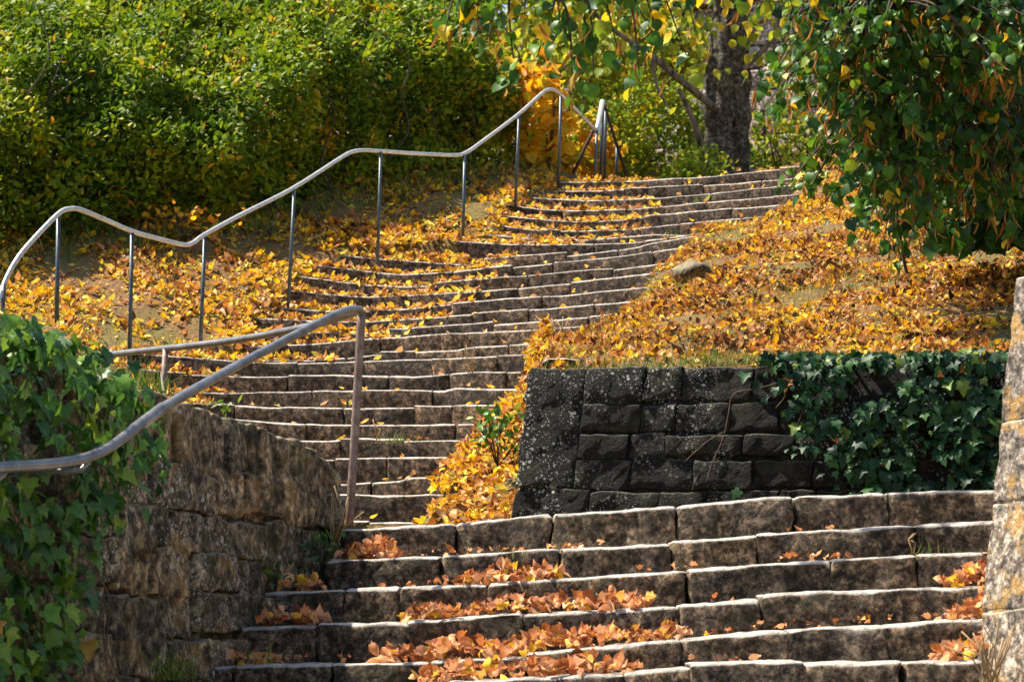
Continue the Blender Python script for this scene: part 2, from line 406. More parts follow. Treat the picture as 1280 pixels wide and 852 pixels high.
def build_flight(steps, shape, root, mat, tread, rad, step, amp, wear, wlen):
    for i, L in enumerate(steps):
        st = bpy.data.objects.new('step', None); link(st, root); st.matrix_parent_inverse = root.matrix_world.inverted(); st.empty_display_size = .1
        x0, x1 = L['xs'][0], L['xs'][-1]
        ed = [x0] + [j for j in L['joints'] if x0 + .12 < j < x1 - .12] + [x1]
        sf = L.get('shape', shape)
        for a, b in zip(ed[:-1], ed[1:]):
            dz = rng.normal(0, .004); dy = rng.normal(0, .008)
            xs, zs, D = L['xs'], L['zs'], L['D']
            ca, cb = a + .02, b - .02
            def P(s, h, w, xs=xs, zs=zs, D=D, dz=dz, dy=dy, ca=ca, cb=cb, sf=sf):
                sc = min(max(s, ca), cb)
                h -= wear * max(0., 1 - max(w, 0.) / wlen) ** 1.6 * min(1., max(0., 1 + h / .07))      # trodden, sloping front edge
                return Vector((s, D + sf(s) + w + dy, float(np.interp(sc, xs, zs)) + h + dz))
            o = block('stone', P, (a + .001, b - .001), (-.30, 0), (0, tread + .14), mat, st, rad * rng.uniform(.8, 1.3), step, amp, seed=rng.uniform(0, 50), wstep=.07, vert_amp=.4)
low_root = thing('stone_staircase', 'lower flight of broad rough stone steps in the foreground, below the dark wall', 'staircase', (0.8, 13, 1.6))
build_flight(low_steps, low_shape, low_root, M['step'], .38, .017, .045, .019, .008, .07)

UP = [
 [(688,227),(745,226),(748,226),(800,225),(852,221),(856,221),(885,219),(972,210),(977,209),(1040,204)],
 [(690,238),(745,238),(778,236),(784,235),(840,232),(857,231),(910,229),(950,225),(955,226),(1000,222)],
 [(660,245),(700,248),(750,250),(790,248),(840,245),(895,240),(950,234),(1000,230)],
 [(632,254),(670,260),(720,263),(778,261),(820,258),(870,253),(930,248),(1000,242)],
 [(625,268),(670,272),(720,276),(780,273),(820,268),(900,261),(1000,253)],
 [(622,281),(672,287),(678,286),(730,287),(790,285),(820,282),(880,276),(975,269)],
 [(605,292),(670,299),(730,299),(780,295),(820,292),(860,294),(930,284)],
 [(570,300),(640,304),(690,304),(750,303),(800,301),(870,292)],
 [(415,316),(460,321),(520,326),(580,330),(604,326),(609,322),(660,318),(706,314),(711,319),(760,313),(800,307),(815,302),(870,294)],
 [(392,330),(450,337),(500,342),(560,339),(615,332),(640,329),(645,332),(700,326),(750,322),(800,316),(865,306)],
 [(375,344),(440,353),(500,357),(545,356),(549,351),(600,347),(660,343),(720,337),(764,334),(769,335),(800,331),(850,325)],
 [(355,360),(420,367),(463,370),(467,369),(520,367),(580,363),(620,361),(670,356),(710,352),(760,347),(825,339)],
 [(340,381),(400,386),(460,387),(500,386),(562,380),(567,377),(635,371),(700,367),(760,361),(812,356)],
 [(315,395),(400,400),(460,401),(520,397),(570,393),(620,388),(680,385),(740,379),(812,373)],
 [(310,417),(390,414),(480,413),(485,410),(560,405),(615,401),(619,404),(630,403),(700,397),(790,389)],
 [(300,433),(345,430),(390,428),(460,422),(510,419),(560,415),(625,413),(690,409),(770,402)],
 [(240,444),(330,449),(380,449),(440,445),(471,441),(476,438),(517,437),(521,438),(570,436),(590,432),(650,429),(730,422)],
 [(150,438),(205,442),(260,447),(300,450),(345,452),(400,451),(471,449),(525,447),(560,448),(610,445),(690,440)],
 [(130,457),(170,460),(230,465),(275,467),(315,468),(400,467),(470,468),(520,469),(580,464),(590,463),(680,462)],
 [(150,492),(220,490),(260,489),(295,490),(400,487),(485,486),(500,485),(555,488),(562,484),(620,485),(680,486)],
 [(170,500),(245,502),(300,505),(340,507),(400,507),(445,508),(516,507),(521,505),(620,506),(680,504)],
 [(190,517),(293,522),(350,526),(400,529),(450,530),(540,529),(600,528),(670,528)],
 [(220,546),(355,548),(400,549),(440,547),(510,549),(600,548),(665,549)],
 [(250,573),(400,572),(450,571),(530,569),(580,570),(660,571)],
 [(280,606),(440,603),(497,599),(510,595),(580,593),(655,594)],
 [(300,617),(440,618),(480,620),(540,618),(600,622),(655,622)],
 [(320,648),(440,650),(510,650),(570,652),(655,651)],
]
NU = len(UP); D27 = 18.0; TR = .446
up_steps = []
for i, poly in enumerate(UP):
    D = D27 + TR * (NU - 1 - i)
    um = .5 * (poly[0][0] + poly[-1][0]); xc = (um - 640) / F * D
    xs, zs, js = [], [], []
    def shape(x, xc=xc):
        s = x - xc; return -.20 * s - .07 * s * s
    for k, (u, v) in enumerate(poly):
        Y = D
        for _ in range(6): Y = D + shape((u - 640) / F * Y)
        p = at(u, v, Y)
        if k and p.x <= xs[-1]: p.x = xs[-1] + .005
        if k and u - poly[k - 1][0] <= 6: js.append(.5 * (p.x + xs[-1]))
        xs.append(p.x); zs.append(p.z)
    x = xs[0]
    while True:
        x += rng.uniform(.35, .95)
        if x > xs[-1] - .2: break
        if all(abs(x - j) > .2 for j in js): js.append(x)
    up_steps.append(dict(xs=np.array(xs), zs=np.array(zs), D=D, joints=sorted(js), shape=shape, xc=xc))
up_root = thing('stone_staircase', 'long winding upper flight of narrow stone steps climbing past the leafy banks', 'staircase', (0, 18, 2.4))
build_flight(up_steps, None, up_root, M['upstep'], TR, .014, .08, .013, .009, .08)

# stair field for the terrain
T_D = np.array([L['D'] for L in up_steps])[::-1]
T_XL = np.array([L['xs'][0] for L in up_steps])[::-1]; T_XR = np.array([L['xs'][-1] for L in up_steps])[::-1]
T_XC = np.array([L['xc'] for L in up_steps])[::-1]
T_Z = np.array([np.interp(np.linspace(L['xs'][0], L['xs'][-1], 33), L['xs'], L['zs']) for L in up_steps])[::-1]
def stair_z(d, f):
    a = np.clip((d - T_D[0]) / TR, 0, NU - 1.001); i = a.astype(int); fi = a - i
    b = np.clip(f, 0, .9999) * 32; j = b.astype(int); fj = b - j
    return ((T_Z[i, j] * (1 - fj) + T_Z[i, j + 1] * fj) * (1 - fi) + (T_Z[i + 1, j] * (1 - fj) + T_Z[i + 1, j + 1] * fj) * fi)
def stair_coord(x, y):
    d = y.copy()
    for _ in range(4):
        xc = np.interp(d, T_D, T_XC); s = np.clip(x - xc, -2.5, 2.5); d = y - (-.20 * s - .07 * s * s)
    return d
# ------------------------------------------------------------------ terrain control points
def tps_fit(P):
    P = np.array(P, float); X = P[:, :2]; n = len(P)
    d = np.linalg.norm(X[:, None] - X[None], axis=2); K = np.where(d > 0, d * d * np.log(d + 1e-12), 0) + np.eye(n) * .02
    A = np.zeros((n + 3, n + 3)); A[:n, :n] = K; A[:n, n] = 1; A[:n, n + 1:] = X; A[n, :n] = 1; A[n + 1:, :n] = X.T
    w = np.linalg.solve(A, np.concatenate([P[:, 2], np.zeros(3)])); return X, w
def tps_eval(fit, x, y):
    X, w = fit; out = np.empty(x.shape); xf, yf = x.ravel(), y.ravel(); o = np.empty(xf.size)
    for a in range(0, xf.size, 20000):
        q = np.stack([xf[a:a + 20000], yf[a:a + 20000]], 1)
        d = np.linalg.norm(q[:, None] - X[None], axis=2)
        o[a:a + 20000] = np.where(d > 0, d * d * np.log(d + 1e-12), 0) @ w[:-3] + w[-3] + q @ w[-2:]
    return o.reshape(x.shape)
def endp(L, k):
    x = L['xs'][k]; return (x, L['D'] + L['shape'](x), L['zs'][k])
PL, PR = [], []
for i, L in enumerate(up_steps):
    l = endp(L, 0); r = endp(L, -1)
    PL.append((l[0] + .05, l[1], l[2] + .02))
    if i <= 17: PR.append((r[0] - .05, r[1], r[2] + .02)); PL.append(r)
    else: PL.append((r[0], r[1], r[2] + .12 + .02 * (i - 17)))
A3 = lambda u, v, Y: tuple(at(u, v, Y))
PL += [A3(72, 402, 20.3), A3(3, 398, 19.7), A3(163, 437, 21.4), A3(252, 427, 22.6), A3(365, 373, 24.4), A3(474, 316, 26.1), A3(580, 310, 26.9), A3(645, 245, 28.5), A3(700, 224, 29.7),
       A3(-120, 395, 19.0), A3(-120, 340, 24), A3(0, 335, 24.3), A3(100, 312, 25.0), A3(240, 292, 26.0), A3(350, 272, 27.1), A3(480, 240, 28.4), A3(620, 217, 29.9), A3(665, 214, 30.5),
       A3(300, 345, 25.1), A3(430, 280, 26.9), A3(540, 255, 28.0), A3(190, 370, 23.8),
       A3(170, 492, 13.4), A3(0, 480, 12.6), A3(-150, 470, 11.6), A3(60, 460, 16.0), A3(150, 455, 18.5), A3(-100, 440, 16.0), (-1.2, 15.6, EYE + .78), (-1.7, 16.2, EYE + .85), (-1.3, 17.0, EYE + .85),
       (-.6, 15.2, EYE + .70), (-.2, 16.0, EYE + .72), (-.5, 16.8, EYE + .72), (-.9, 17.2, EYE + .74),
       (-4, 9, 2.6), (-4, 34, 8.7), (-8, 33, 9.4), (-8, 24, 5.8), (-8, 18, 4.2), (-8, 12, 3.0), (0.5, 33, 6.6), (0, 40, 7.2), (-8, 42, 12.), (-4, 42, 10.5), (3, 33.5, 6.6), (6, 36, 7.1)]
PR += [A3(660, 459, 16.0), A3(800, 459, 15.9), A3(950, 457, 15.6), A3(1100, 453, 15.3), A3(1250, 450, 15.0), A3(1400, 448, 14.7),
       A3(690, 443, 18.4), A3(850, 412, 18.6), A3(1000, 404, 18.3), A3(1200, 398, 18.0), A3(1350, 395, 17.8),
       A3(780, 408, 20.6), A3(840, 360, 22.4), A3(960, 345, 21.8), A3(1100, 338, 21.2), A3(1280, 330, 20.7),
       A3(880, 306, 25.2), A3(1000, 288, 24.9), A3(1150, 284, 24.2), A3(1320, 280, 23.6),
       A3(1010, 250, 27.9), A3(1150, 246, 27.3), A3(1300, 244, 26.8), (7, 30, 6.6), (3, 33.5, 6.6), (.5, 33, 6.6), (6, 36, 7.1), (0, 40, 7.2), (10, 40, 7.4), (9, 16, 3.4), (9, 22, 4.8), (5, 12, 2.9), (10, 10, 2.6)]
FL, FR = tps_fit(PL), tps_fit(PR)
# walls in plan
LW0, LW1 = (-.87, 14.62), (-3.3, 6.9)            # left wall face: far end, near end
FW0, FW1 = (.035, 15.76), (3.3, 14.75)           # front wall face
PW0, PW1 = (3.05, 10.1), (2.09, 11.75)            # parapet face near end, corner
PW2 = (2.86, 14.85)
RW1 = (.10, 20.6)                                # end of the return wall
POLY = [(-8, 6.9), (LW1[0] - .2, LW1[1]), (LW0[0] - .16, LW0[1] + .02), (LW0[0] - .1, LW0[1] + .2), (FW0[0] + .18, FW0[1] + .2), (FW1[0] - .3, FW1[1] + .3), (PW2[0] + .05, PW2[1] - .2), (PW1[0] + .28, PW1[1] + .1), (PW0[0] + .3, PW0[1] + .1), (8, 9.5), (300, 8), (300, -300), (-300, -300), (-300, 6.9)]
def in_poly(x, y):
    r = np.zeros(x.shape, bool); n = len(POLY)
    for i in range(n):
        x1, y1 = POLY[i]; x2, y2 = POLY[(i + 1) % n]
        c = ((y1 > y) != (y2 > y)) & (x < (x2 - x1) * (y - y1) / (y2 - y1 + 1e-12) + x1); r ^= c
    return r
def ground(x, y):
    x = np.asarray(x, float); y = np.asarray(y, float)
    cx = np.clip(x, -11, 11); cy = np.clip(y, 8, 44)
    zl = tps_eval(FL, cx, cy); zr = tps_eval(FR, cx, cy)
    d = stair_coord(x, y)
    xl = np.interp(d, T_D, T_XL); xr = np.interp(d, T_D, T_XR)
    xb = np.where(y < 21, .24, np.interp(y, [21, 22, 24, 29.6, 30.5, 34], [.24, .2, -.3, 1.4, 1.6, 1.6]))
    z = np.where(x > xb, zr, zl)
    far = sm(30.2, 33, y); z = z * (1 - far) + .5 * (zl + zr) * far
    inside = sm(-.02, .16, np.minimum(x - xl, xr - x)) * ((d > D27 - .1) & (d < D27 + TR * (NU - 1) + .5))
    z = z * (1 - inside) + inside * (stair_z(d, (x - xl) / (xr - xl)) - .25)
    zn = np.zeros(x.shape)
    z = z + .02 * np.sin(x * 5.1 + y * 3.3) + .015 * np.sin(x * 11 - y * 7)
    yA = 13.9 + low_shape(x); t = (yA + .15 - y) / .38
    low = np.where(t > 0, EYE + .80 - .16 * t - .33, EYE + .765)
    low = np.maximum(low, 0)
    z = np.where(in_poly(x, y), low, z)
    return z
# grid, fine where the picture looks and coarse out to the horizon
gx = np.concatenate([-np.geomspace(300, 9, 14)[:-1], np.arange(-8.6, 5.6, .1), np.geomspace(6, 300, 14)])
gy = np.concatenate([-np.geomspace(200, 2, 8), np.arange(1, 6, 1.), np.arange(6.2, 33, .1), np.geomspace(34, 600, 16)])
X, Y = np.meshgrid(gx, gy); Z = ground(X, Y)
Z = Z + np.maximum(0, np.minimum(Y, 250) - 48) * .22
nx, ny = len(gx), len(gy)
I = np.arange(nx * ny).reshape(ny, nx)
quads = np.stack([I[:-1, :-1], I[:-1, 1:], I[1:, 1:], I[1:, :-1]], -1).reshape(-1, 4)
me = fast_mesh('ground', np.stack([X, Y, Z], -1).reshape(-1, 3), [quads])
def ground_material():
    m, n, out = nodes('leafy_soil')
    geo = N(n, 'ShaderNodeNewGeometry')
    def noi(sc, det=6):
        x = N(n, 'ShaderNodeTexNoise'); x.inputs['Scale'].default_value = sc; x.inputs['Detail'].default_value = det
        x.inputs['Roughness'].default_value = .7; n.links.new(geo.outputs['Position'], x.inputs['Vector']); return x.outputs['Fac']
    a = ramp_out(n, noi(30), [(.3, (.06, .032, .012)), (.5, (.20, .10, .03)), (.68, (.40, .22, .06))])
    b = ramp_out(n, noi(24), [(.35, (.07, .055, .012)), (.65, (.26, .20, .03))])
    c = mix(n, ramp_out(n, noi(1.3, 4), [(.44, g3(0)), (.56, g3(.85))]), a, b)
    bs = N(n, 'ShaderNodeBsdfPrincipled'); bs.inputs['Roughness'].default_value = .95; n.links.new(c, bs.inputs['Base Color'])
    bu = N(n, 'ShaderNodeBump'); bu.inputs['Strength'].default_value = 1; bu.inputs['Distance'].default_value = .05
    n.links.new(noi(22), bu.inputs['Height']); n.links.new(bu.outputs[0], bs.inputs['Normal']); n.links.new(bs.outputs[0], out.inputs[0])
    return m
M['soil'] = ground_material()
tag(obj('ground', me, M['soil']), kind='structure')

# ================================================================== WALLS
def wall_frame(p0, p1, batter=0.0, zb=0.0):
    """s along the face from p0 to p1, h world height, w into the wall"""
    a = Vector((p0[0], p0[1], 0)); d = Vector((p1[0] - p0[0], p1[1] - p0[1], 0)); L = d.length; d /= L
    inn = Vector((-d.y, d.x, 0))      # left of the direction
    return a, d, L, inn
def core(name, P, s, h, w, parent, mat='mortar'):
    """joint filling a little behind the faces"""
    V = [P(a, b, c) for c in w for b in h for a in s]
    Fc = [(0, 1, 3, 2), (4, 6, 7, 5), (0, 4, 5, 1), (2, 3, 7, 6), (0, 2, 6, 4), (1, 5, 7, 3)]
    me = bpy.data.meshes.new(name); me.from_pydata(V, [], Fc); me.update(); return obj(name, me, M[mat], parent)
# --- front wall (dark, coursed); s runs from left end to the right
fw = thing('retaining_wall', 'blackened coursed stone retaining wall holding the leafy hill on the right', 'wall', (1.6, 15.4, EYE + .75))
a0, dd, Lf, inn = wall_frame(FW0, FW1)
ZT0, ZT1 = at(655, 461, 15.78).z, at(1250, 456, 14.95).z
def Pf(s, h, w, a0=a0, dd=dd, inn=inn):
    t = min(max(s / Lf, 0), 1.2); zt = ZT0 + (ZT1 - ZT0) * t
    z = zt + h
    lean = .13 * (h + .45)                  # battered: leans back and to the right as it rises
    p = a0 + dd * (s + lean * .8) + inn * (w + lean * .5); return Vector((p.x, p.y, z))
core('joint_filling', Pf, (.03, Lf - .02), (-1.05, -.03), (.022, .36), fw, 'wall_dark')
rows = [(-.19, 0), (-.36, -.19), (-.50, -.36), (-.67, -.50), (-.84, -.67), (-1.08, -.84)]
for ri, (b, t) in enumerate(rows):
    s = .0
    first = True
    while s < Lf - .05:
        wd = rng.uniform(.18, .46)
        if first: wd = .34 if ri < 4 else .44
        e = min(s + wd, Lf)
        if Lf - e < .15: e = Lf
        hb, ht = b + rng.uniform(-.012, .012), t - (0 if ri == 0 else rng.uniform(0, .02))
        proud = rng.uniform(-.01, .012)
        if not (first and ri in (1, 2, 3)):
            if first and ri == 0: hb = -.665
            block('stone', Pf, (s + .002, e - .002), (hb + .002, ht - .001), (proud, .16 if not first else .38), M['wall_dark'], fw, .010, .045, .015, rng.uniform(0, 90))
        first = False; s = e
# return side of that wall, running back beside the upper steps
a1, d1, L1, in1 = wall_frame((FW0[0] + .04, FW0[1] + .36), RW1)
def Pr(s, h, w):
    zt = ZT0 - .06 + max(0, s) * .10; p = a1 + d1 * s - in1 * w
    return Vector((p.x + .06 * (h + .9), p.y, zt + h))
core('joint_filling', Pr, (.0, L1), (-1.2, -.05), (.04, .3), fw)
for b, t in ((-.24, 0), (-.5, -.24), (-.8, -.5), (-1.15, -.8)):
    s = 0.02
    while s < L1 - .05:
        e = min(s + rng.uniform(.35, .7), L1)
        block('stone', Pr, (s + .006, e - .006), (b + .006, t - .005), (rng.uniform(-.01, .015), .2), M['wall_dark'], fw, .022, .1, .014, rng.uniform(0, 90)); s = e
# --- left wall: rubble with a course of upright slabs on top
lw = thing('retaining_wall', 'brown rubble wall with upright top slabs left of the lower steps, partly under ivy', 'wall', (-1.4, 12.8, 1.6))
a2, d2, L2, in2 = wall_frame(LW0, LW1)       # from far end to near end; inside lies to the right of travel -> minus
def ztopL(s): return float(np.interp(s, [0, .15, .45, .9, 1.6, 2.4, 4.0, L2], [EYE + 1.03, EYE + 1.09, EYE + 1.15, EYE + 1.19, EYE + 1.22, EYE + 1.25, EYE + 1.28, EYE + 1.3]))
def zfootL(s):
    x, y = LW0[0] + d2.x * s, LW0[1] + d2.y * s
    return float(ground(np.array([x + .5]), np.array([y]))[0]) - .05
def Pl(s, h, w):
    lean = -.05 * (h - 2.2); p = a2 + d2 * s - in2 * (w - lean); return Vector((p.x, p.y, h))
def Plt(s, h, w): return Pl(s, ztopL(s) + h, w)
for k in range(int(L2 / .6)):
    s0, s1 = k * .6, (k + 1) * .6
    core('joint_filling', Pl, (s0 + (.03 if k == 0 else 0), s1), (zfootL(s1) - .4, min(ztopL(s0), ztopL(s1)) - .06), (.034, .36), lw, 'wall_mortar')
s = 0.0
while s < L2 - .1:                           # upright slabs
    wd = rng.uniform(.07, .17); e = s + wd
    block('coping_slab', Plt, (s + .004, e - .004), (-rng.uniform(.24, .42), rng.uniform(-.008, .004)), (rng.uniform(-.022, .022), .34), M['wall_brown'], lw, .02, .06, .012, rng.uniform(0, 90)); s = e
rowz = np.arange(-1.35, 1.05, .19) + EYE
for ri, zb in enumerate(rowz):
    s = rng.uniform(-.3, 0)
    while s < L2:
        wd = rng.uniform(.16, .58); e = s + wd; mid = .5 * (s + e)
        hb, ht = zb + rng.uniform(-.03, .03), zb + .19 + rng.uniform(-.03, .035)
        if ht > zfootL(max(0, mid)) - .05 and ht < ztopL(mid) - .16:
            block('stone', Pl, (max(s, 0) + .002, min(e, L2) - .002), (hb + .001, ht - .001), (rng.uniform(-.025, .02), .2), M['wall_brown'], lw, .014, .045, .020, rng.uniform(0, 90))
        s = e
# --- parapet on the right: pale blocks, lit
pw = thing('stone_parapet', 'pale sunlit block parapet with orange lichen at the right edge', 'wall', (2.3, 11.6, 1.4))
def parapet(p0, p1, zt0, zt1, first):
    a3, d3, L3, in3 = wall_frame(p0, p1)
    def Pp(s, h, w):
        lean = .12 * h; t = min(max(s / L3, 0), 1)
        p = a3 + d3 * s - in3 * w + Vector((lean, 0, 0)); return Vector((p.x, p.y, h + (zt0 + (zt1 - zt0) * t)))
    core('joint_filling', Pp, (.02, L3 - .02), (-2.6, -.03), (.016, .42), pw, 'wall_pale')
    hs = [0, -.60, -.93, -1.38, -1.72, -2.2, -2.6]
    for b, t in zip(hs[1:], hs[:-1]):
        s = 0.0 if first else .02
        while s < L3 - .05:
            e = min(s + rng.uniform(.55, .95), L3)
            if L3 - e < .3: e = L3
            block('stone', Pp, (s + .001, e - .001), (b + .001, t - .001), (rng.uniform(-.015, .015), .45), M['wall_pale'], pw, .012, .06, .014, rng.uniform(0, 90)); s = e
ztp = at(1270, 347, 11.7).z
parapet(PW0, PW1, ztp + .06, ztp, True)
def pshift(h): return 0
parapet((PW1[0] + .03, PW1[1] + .10), PW2, ztp, ztp + .03, False)

# ================================================================== HANDRAILS
def rail_thing(label, loc): return thing('handrail', label, 'handrail', loc)
def post(root, u0, v0, u1, v1, d, r, mat, d1=None):
    t = Tubes(); t.add([at(u0, v0, d), at(u1, v1, d1 or d) - Vector((0, 0, .12))], r, 10); return t.build('post', mat, root)
hr = rail_thing('long wavy handrail with slim posts following the upper steps on the left', tuple(at(72, 402, 20.3)))
path = [(-30, 470, 19.2), (-12, 410, 19.4), (0, 369, 19.6), (12, 340, 19.7), (28, 315, 19.8), (55, 285, 20.0), (76, 265, 20.2), (88, 261, 20.35), (100, 262, 20.5), (130, 274, 20.95), (165, 289, 21.4), (200, 299, 21.9), (230, 306, 22.3), (242, 303, 22.45), (256, 293, 22.6), (300, 269, 23.3),
        (365, 236, 24.4), (425, 198, 25.4), (440, 190, 25.6), (455, 188, 25.8), (474, 189, 26.0), (520, 192, 26.4), (568, 194, 26.85), (582, 191, 27.0), (600, 179, 27.3), (648, 143, 28.4), (676, 118, 29.0), (686, 112, 29.2), (695, 114, 29.4), (705, 122, 29.6), (745, 163, 30.3)]
t = Tubes(); t.add(smooth_path([at(*p) for p in path], 5), .0185, 12); t.build('rail', M['steel'], hr)
for u0, v0, u1, v1, d in [(5, 355, 2, 398, 19.62), (73, 270, 71, 404, 20.2), (165, 291, 162, 440, 21.4), (256, 296, 250, 430, 22.6), (368, 237, 360, 376, 24.4), (476, 190, 472, 318, 26.0), (581, 193, 578, 312, 26.95), (649, 143, 644, 247, 28.4), (701, 119, 698, 228, 29.55), (746, 163, 743, 226, 30.3)]:
    post(hr, u0, v0, u1, v1, d, .016, M['post'])
fr = rail_thing('short braced steel railing at the head of the upper steps', tuple(at(752, 225, 30.8)))
t = Tubes(); t.add([at(746, 166, 30.45), at(749, 150, 30.8), at(753, 127, 31.3)], .03, 10); t.build('rail', M['steel'], fr)
for pts, r in (([at(753, 128, 31.3), at(751, 228, 31.3)], .02), ([at(757, 130, 31.45), at(756, 228, 31.45)], .016), ([at(771, 180, 31.8), at(771, 228, 31.8)], .018)):
    t = Tubes(); t.add(pts, r, 8); t.build('post', M['post'], fr)
for pts in ([at(755, 131, 31.4), at(770, 178, 31.75), at(786, 228, 32.0)], [at(744, 158, 30.9), at(728, 192, 31.0), at(711, 228, 31.1)]):
    t = Tubes(); t.add(pts, .019, 8); t.build('brace', M['twig'], fr)
nr = rail_thing('thick bent tube handrail with rusty end post at the landing, over the left wall', tuple(at(437, 658, 14.75)))
npath = [(-60, 590, 9.95), (0, 584, 10.2), (60, 580, 10.55), (100, 574, 10.8), (125, 565, 10.95), (150, 550, 11.15), (200, 512, 11.65), (300, 455, 12.95), (380, 413, 13.8), (420, 393, 14.25), (436, 387, 14.5), (448, 387, 14.65), (452, 392, 14.72)]
t = Tubes(); t.add(smooth_path([at(*p) for p in npath], 5), .0215, 14); t.build('rail', M['near_steel'], nr)
t = Tubes(); t.add([at(176, 530.5, 11.4), at(200, 512, 11.65), at(203, 510, 11.68)], .0245, 14); t.build('sleeve', M['near_steel'], nr)
t = Tubes(); t.add(smooth_path([at(452, 388, 14.7), at(446, 500, 14.72), at(436, 668, 14.75)], 4), .022, 14); t.build('post', M['rust'], nr)
rpath = [(450, 389, 14.7), (430, 395, 14.85), (405, 403, 15.0), (380, 409, 15.15), (300, 424, 15.7), (230, 433, 16.15), (165, 440, 16.6), (110, 446, 17.0)]
t = Tubes(); t.add(smooth_path([at(*p) for p in rpath], 4), .0195, 14); t.build('return_rail', M['near_steel'], nr)
post(nr, 207, 436, 203, 500, 16.3, .018, M['rust'])
for u, v, d in ((12, 583, 10.28), (118, 568, 10.92)):          # wall brackets
    t = Tubes(); p = at(u, v, d); t.add([p, p + Vector((-.05, 0, -.06)), p + Vector((-.55, .1, -.07))], .012, 8); t.build('bracket', M['near_steel'], nr)

# ================================================================== HEDGE
def hedge_base(k): return None
HB = np.array([tuple(at(*p)) for p in [(-330, 345, 23.8), (-160, 335, 24.2), (0, 322, 24.8), (100, 306, 25.4), (240, 290, 26.3), (350, 272, 27.3), (480, 240, 28.5), (590, 222, 29.8), (640, 216, 30.8)]])
hs = np.concatenate([[0], np.cumsum(np.linalg.norm(np.diff(HB[:, :2], axis=0), axis=1))])
hd = thing('hedge', 'tall dense green hedge of small leaves above the leafy bank on the left', 'hedge', tuple(HB[3]))
def nz(p, s): return np.array([noise.noise(Vector(q) * s) for q in p])
def hedge_points(n, depth_pow=2.2, depth=.75):
    s = rng.uniform(0, hs[-1], n); h = rng.uniform(0, 1, n) ** .9 * 4.3 + rng.uniform(0, .25, n)
    bx, by, bz = (np.interp(s, hs, HB[:, k]) for k in range(3))
    off = np.interp(h, [0, .25, .6, 1.0, 1.4, 2.4, 4.6], [-.12, -.2, -.22, -.2, .05, 1.45, 5.0])
    nv = nz(np.stack([s * 1.0, h * 1.0, np.zeros(n)], 1), .85) * .6 + nz(np.stack([s, h, np.full(n, 5)], 1), 2.3) * .36
    dpt = rng.uniform(0, 1, n) ** depth_pow * depth
    back = off + nv + dpt
    return np.stack([bx - back * .3, by + back * .95, bz + h + .1 * nv], 1), dpt, h, nv
n = 95000
P, dpt, h, nv = hedge_points(n)
cl = nz(P, 1.1); cl2 = nz(P, 3.5)
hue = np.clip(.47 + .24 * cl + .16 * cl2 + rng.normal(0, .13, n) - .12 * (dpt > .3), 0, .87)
yel = (rng.uniform(0, 1, n) < np.where((h < 1.2) & (cl2 > .05), .10, .022)) | ((cl2 > .48) & (cl > .0) & (rng.uniform(0, 1, n) < .5)); yel |= (P[:, 0] > -.55) & (rng.uniform(0, 1, n) < .28 * sm(-.6, .1, P[:, 0])); hue[yel] = rng.uniform(.88, 1, yel.sum())
keep = rng.uniform(0, 1, n) < np.clip(1.0 + 1.6 * (nz(P, 2.6) + .12) , .25, 1)
P, hue = P[keep], hue[keep]; n = len(P)
nr_ = np.array([-.35, -.35, .8]) + rng.normal(0, .5, (n, 3)); ax = rand_dirs(n) * .8 + np.array([0.2, -.4, .1])
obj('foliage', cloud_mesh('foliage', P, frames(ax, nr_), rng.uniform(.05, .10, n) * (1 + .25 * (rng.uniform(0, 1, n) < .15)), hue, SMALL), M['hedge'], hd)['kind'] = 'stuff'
n = 26000
P, dpt, h, nv = hedge_points(n, 1.0, 1.1); P[:, 1] += .5; P[:, 0] -= .25
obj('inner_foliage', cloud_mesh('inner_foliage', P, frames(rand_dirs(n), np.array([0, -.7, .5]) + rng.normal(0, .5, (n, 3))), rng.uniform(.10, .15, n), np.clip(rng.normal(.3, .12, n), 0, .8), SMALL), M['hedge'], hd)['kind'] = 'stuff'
for k in range(46):
    s = rng.uniform(0, hs[-1]); b = Vector([np.interp(s, hs, HB[:, q]) for q in range(3)]) + Vector((rng.uniform(-.1, .1), rng.uniform(.1, .7), -.15))
    t = Tubes(); hh = rng.uniform(1.1, 2.6)
    pts = [b + Vector((rng.normal(0, .05) + .03 * q * rng.normal(), -.05 * q, hh * q / 5)) for q in range(6)]
    t.add(smooth_path(pts, 3), list(np.linspace(.016, .005, 16)), 5); t.build('stem', M['twig'], hd)

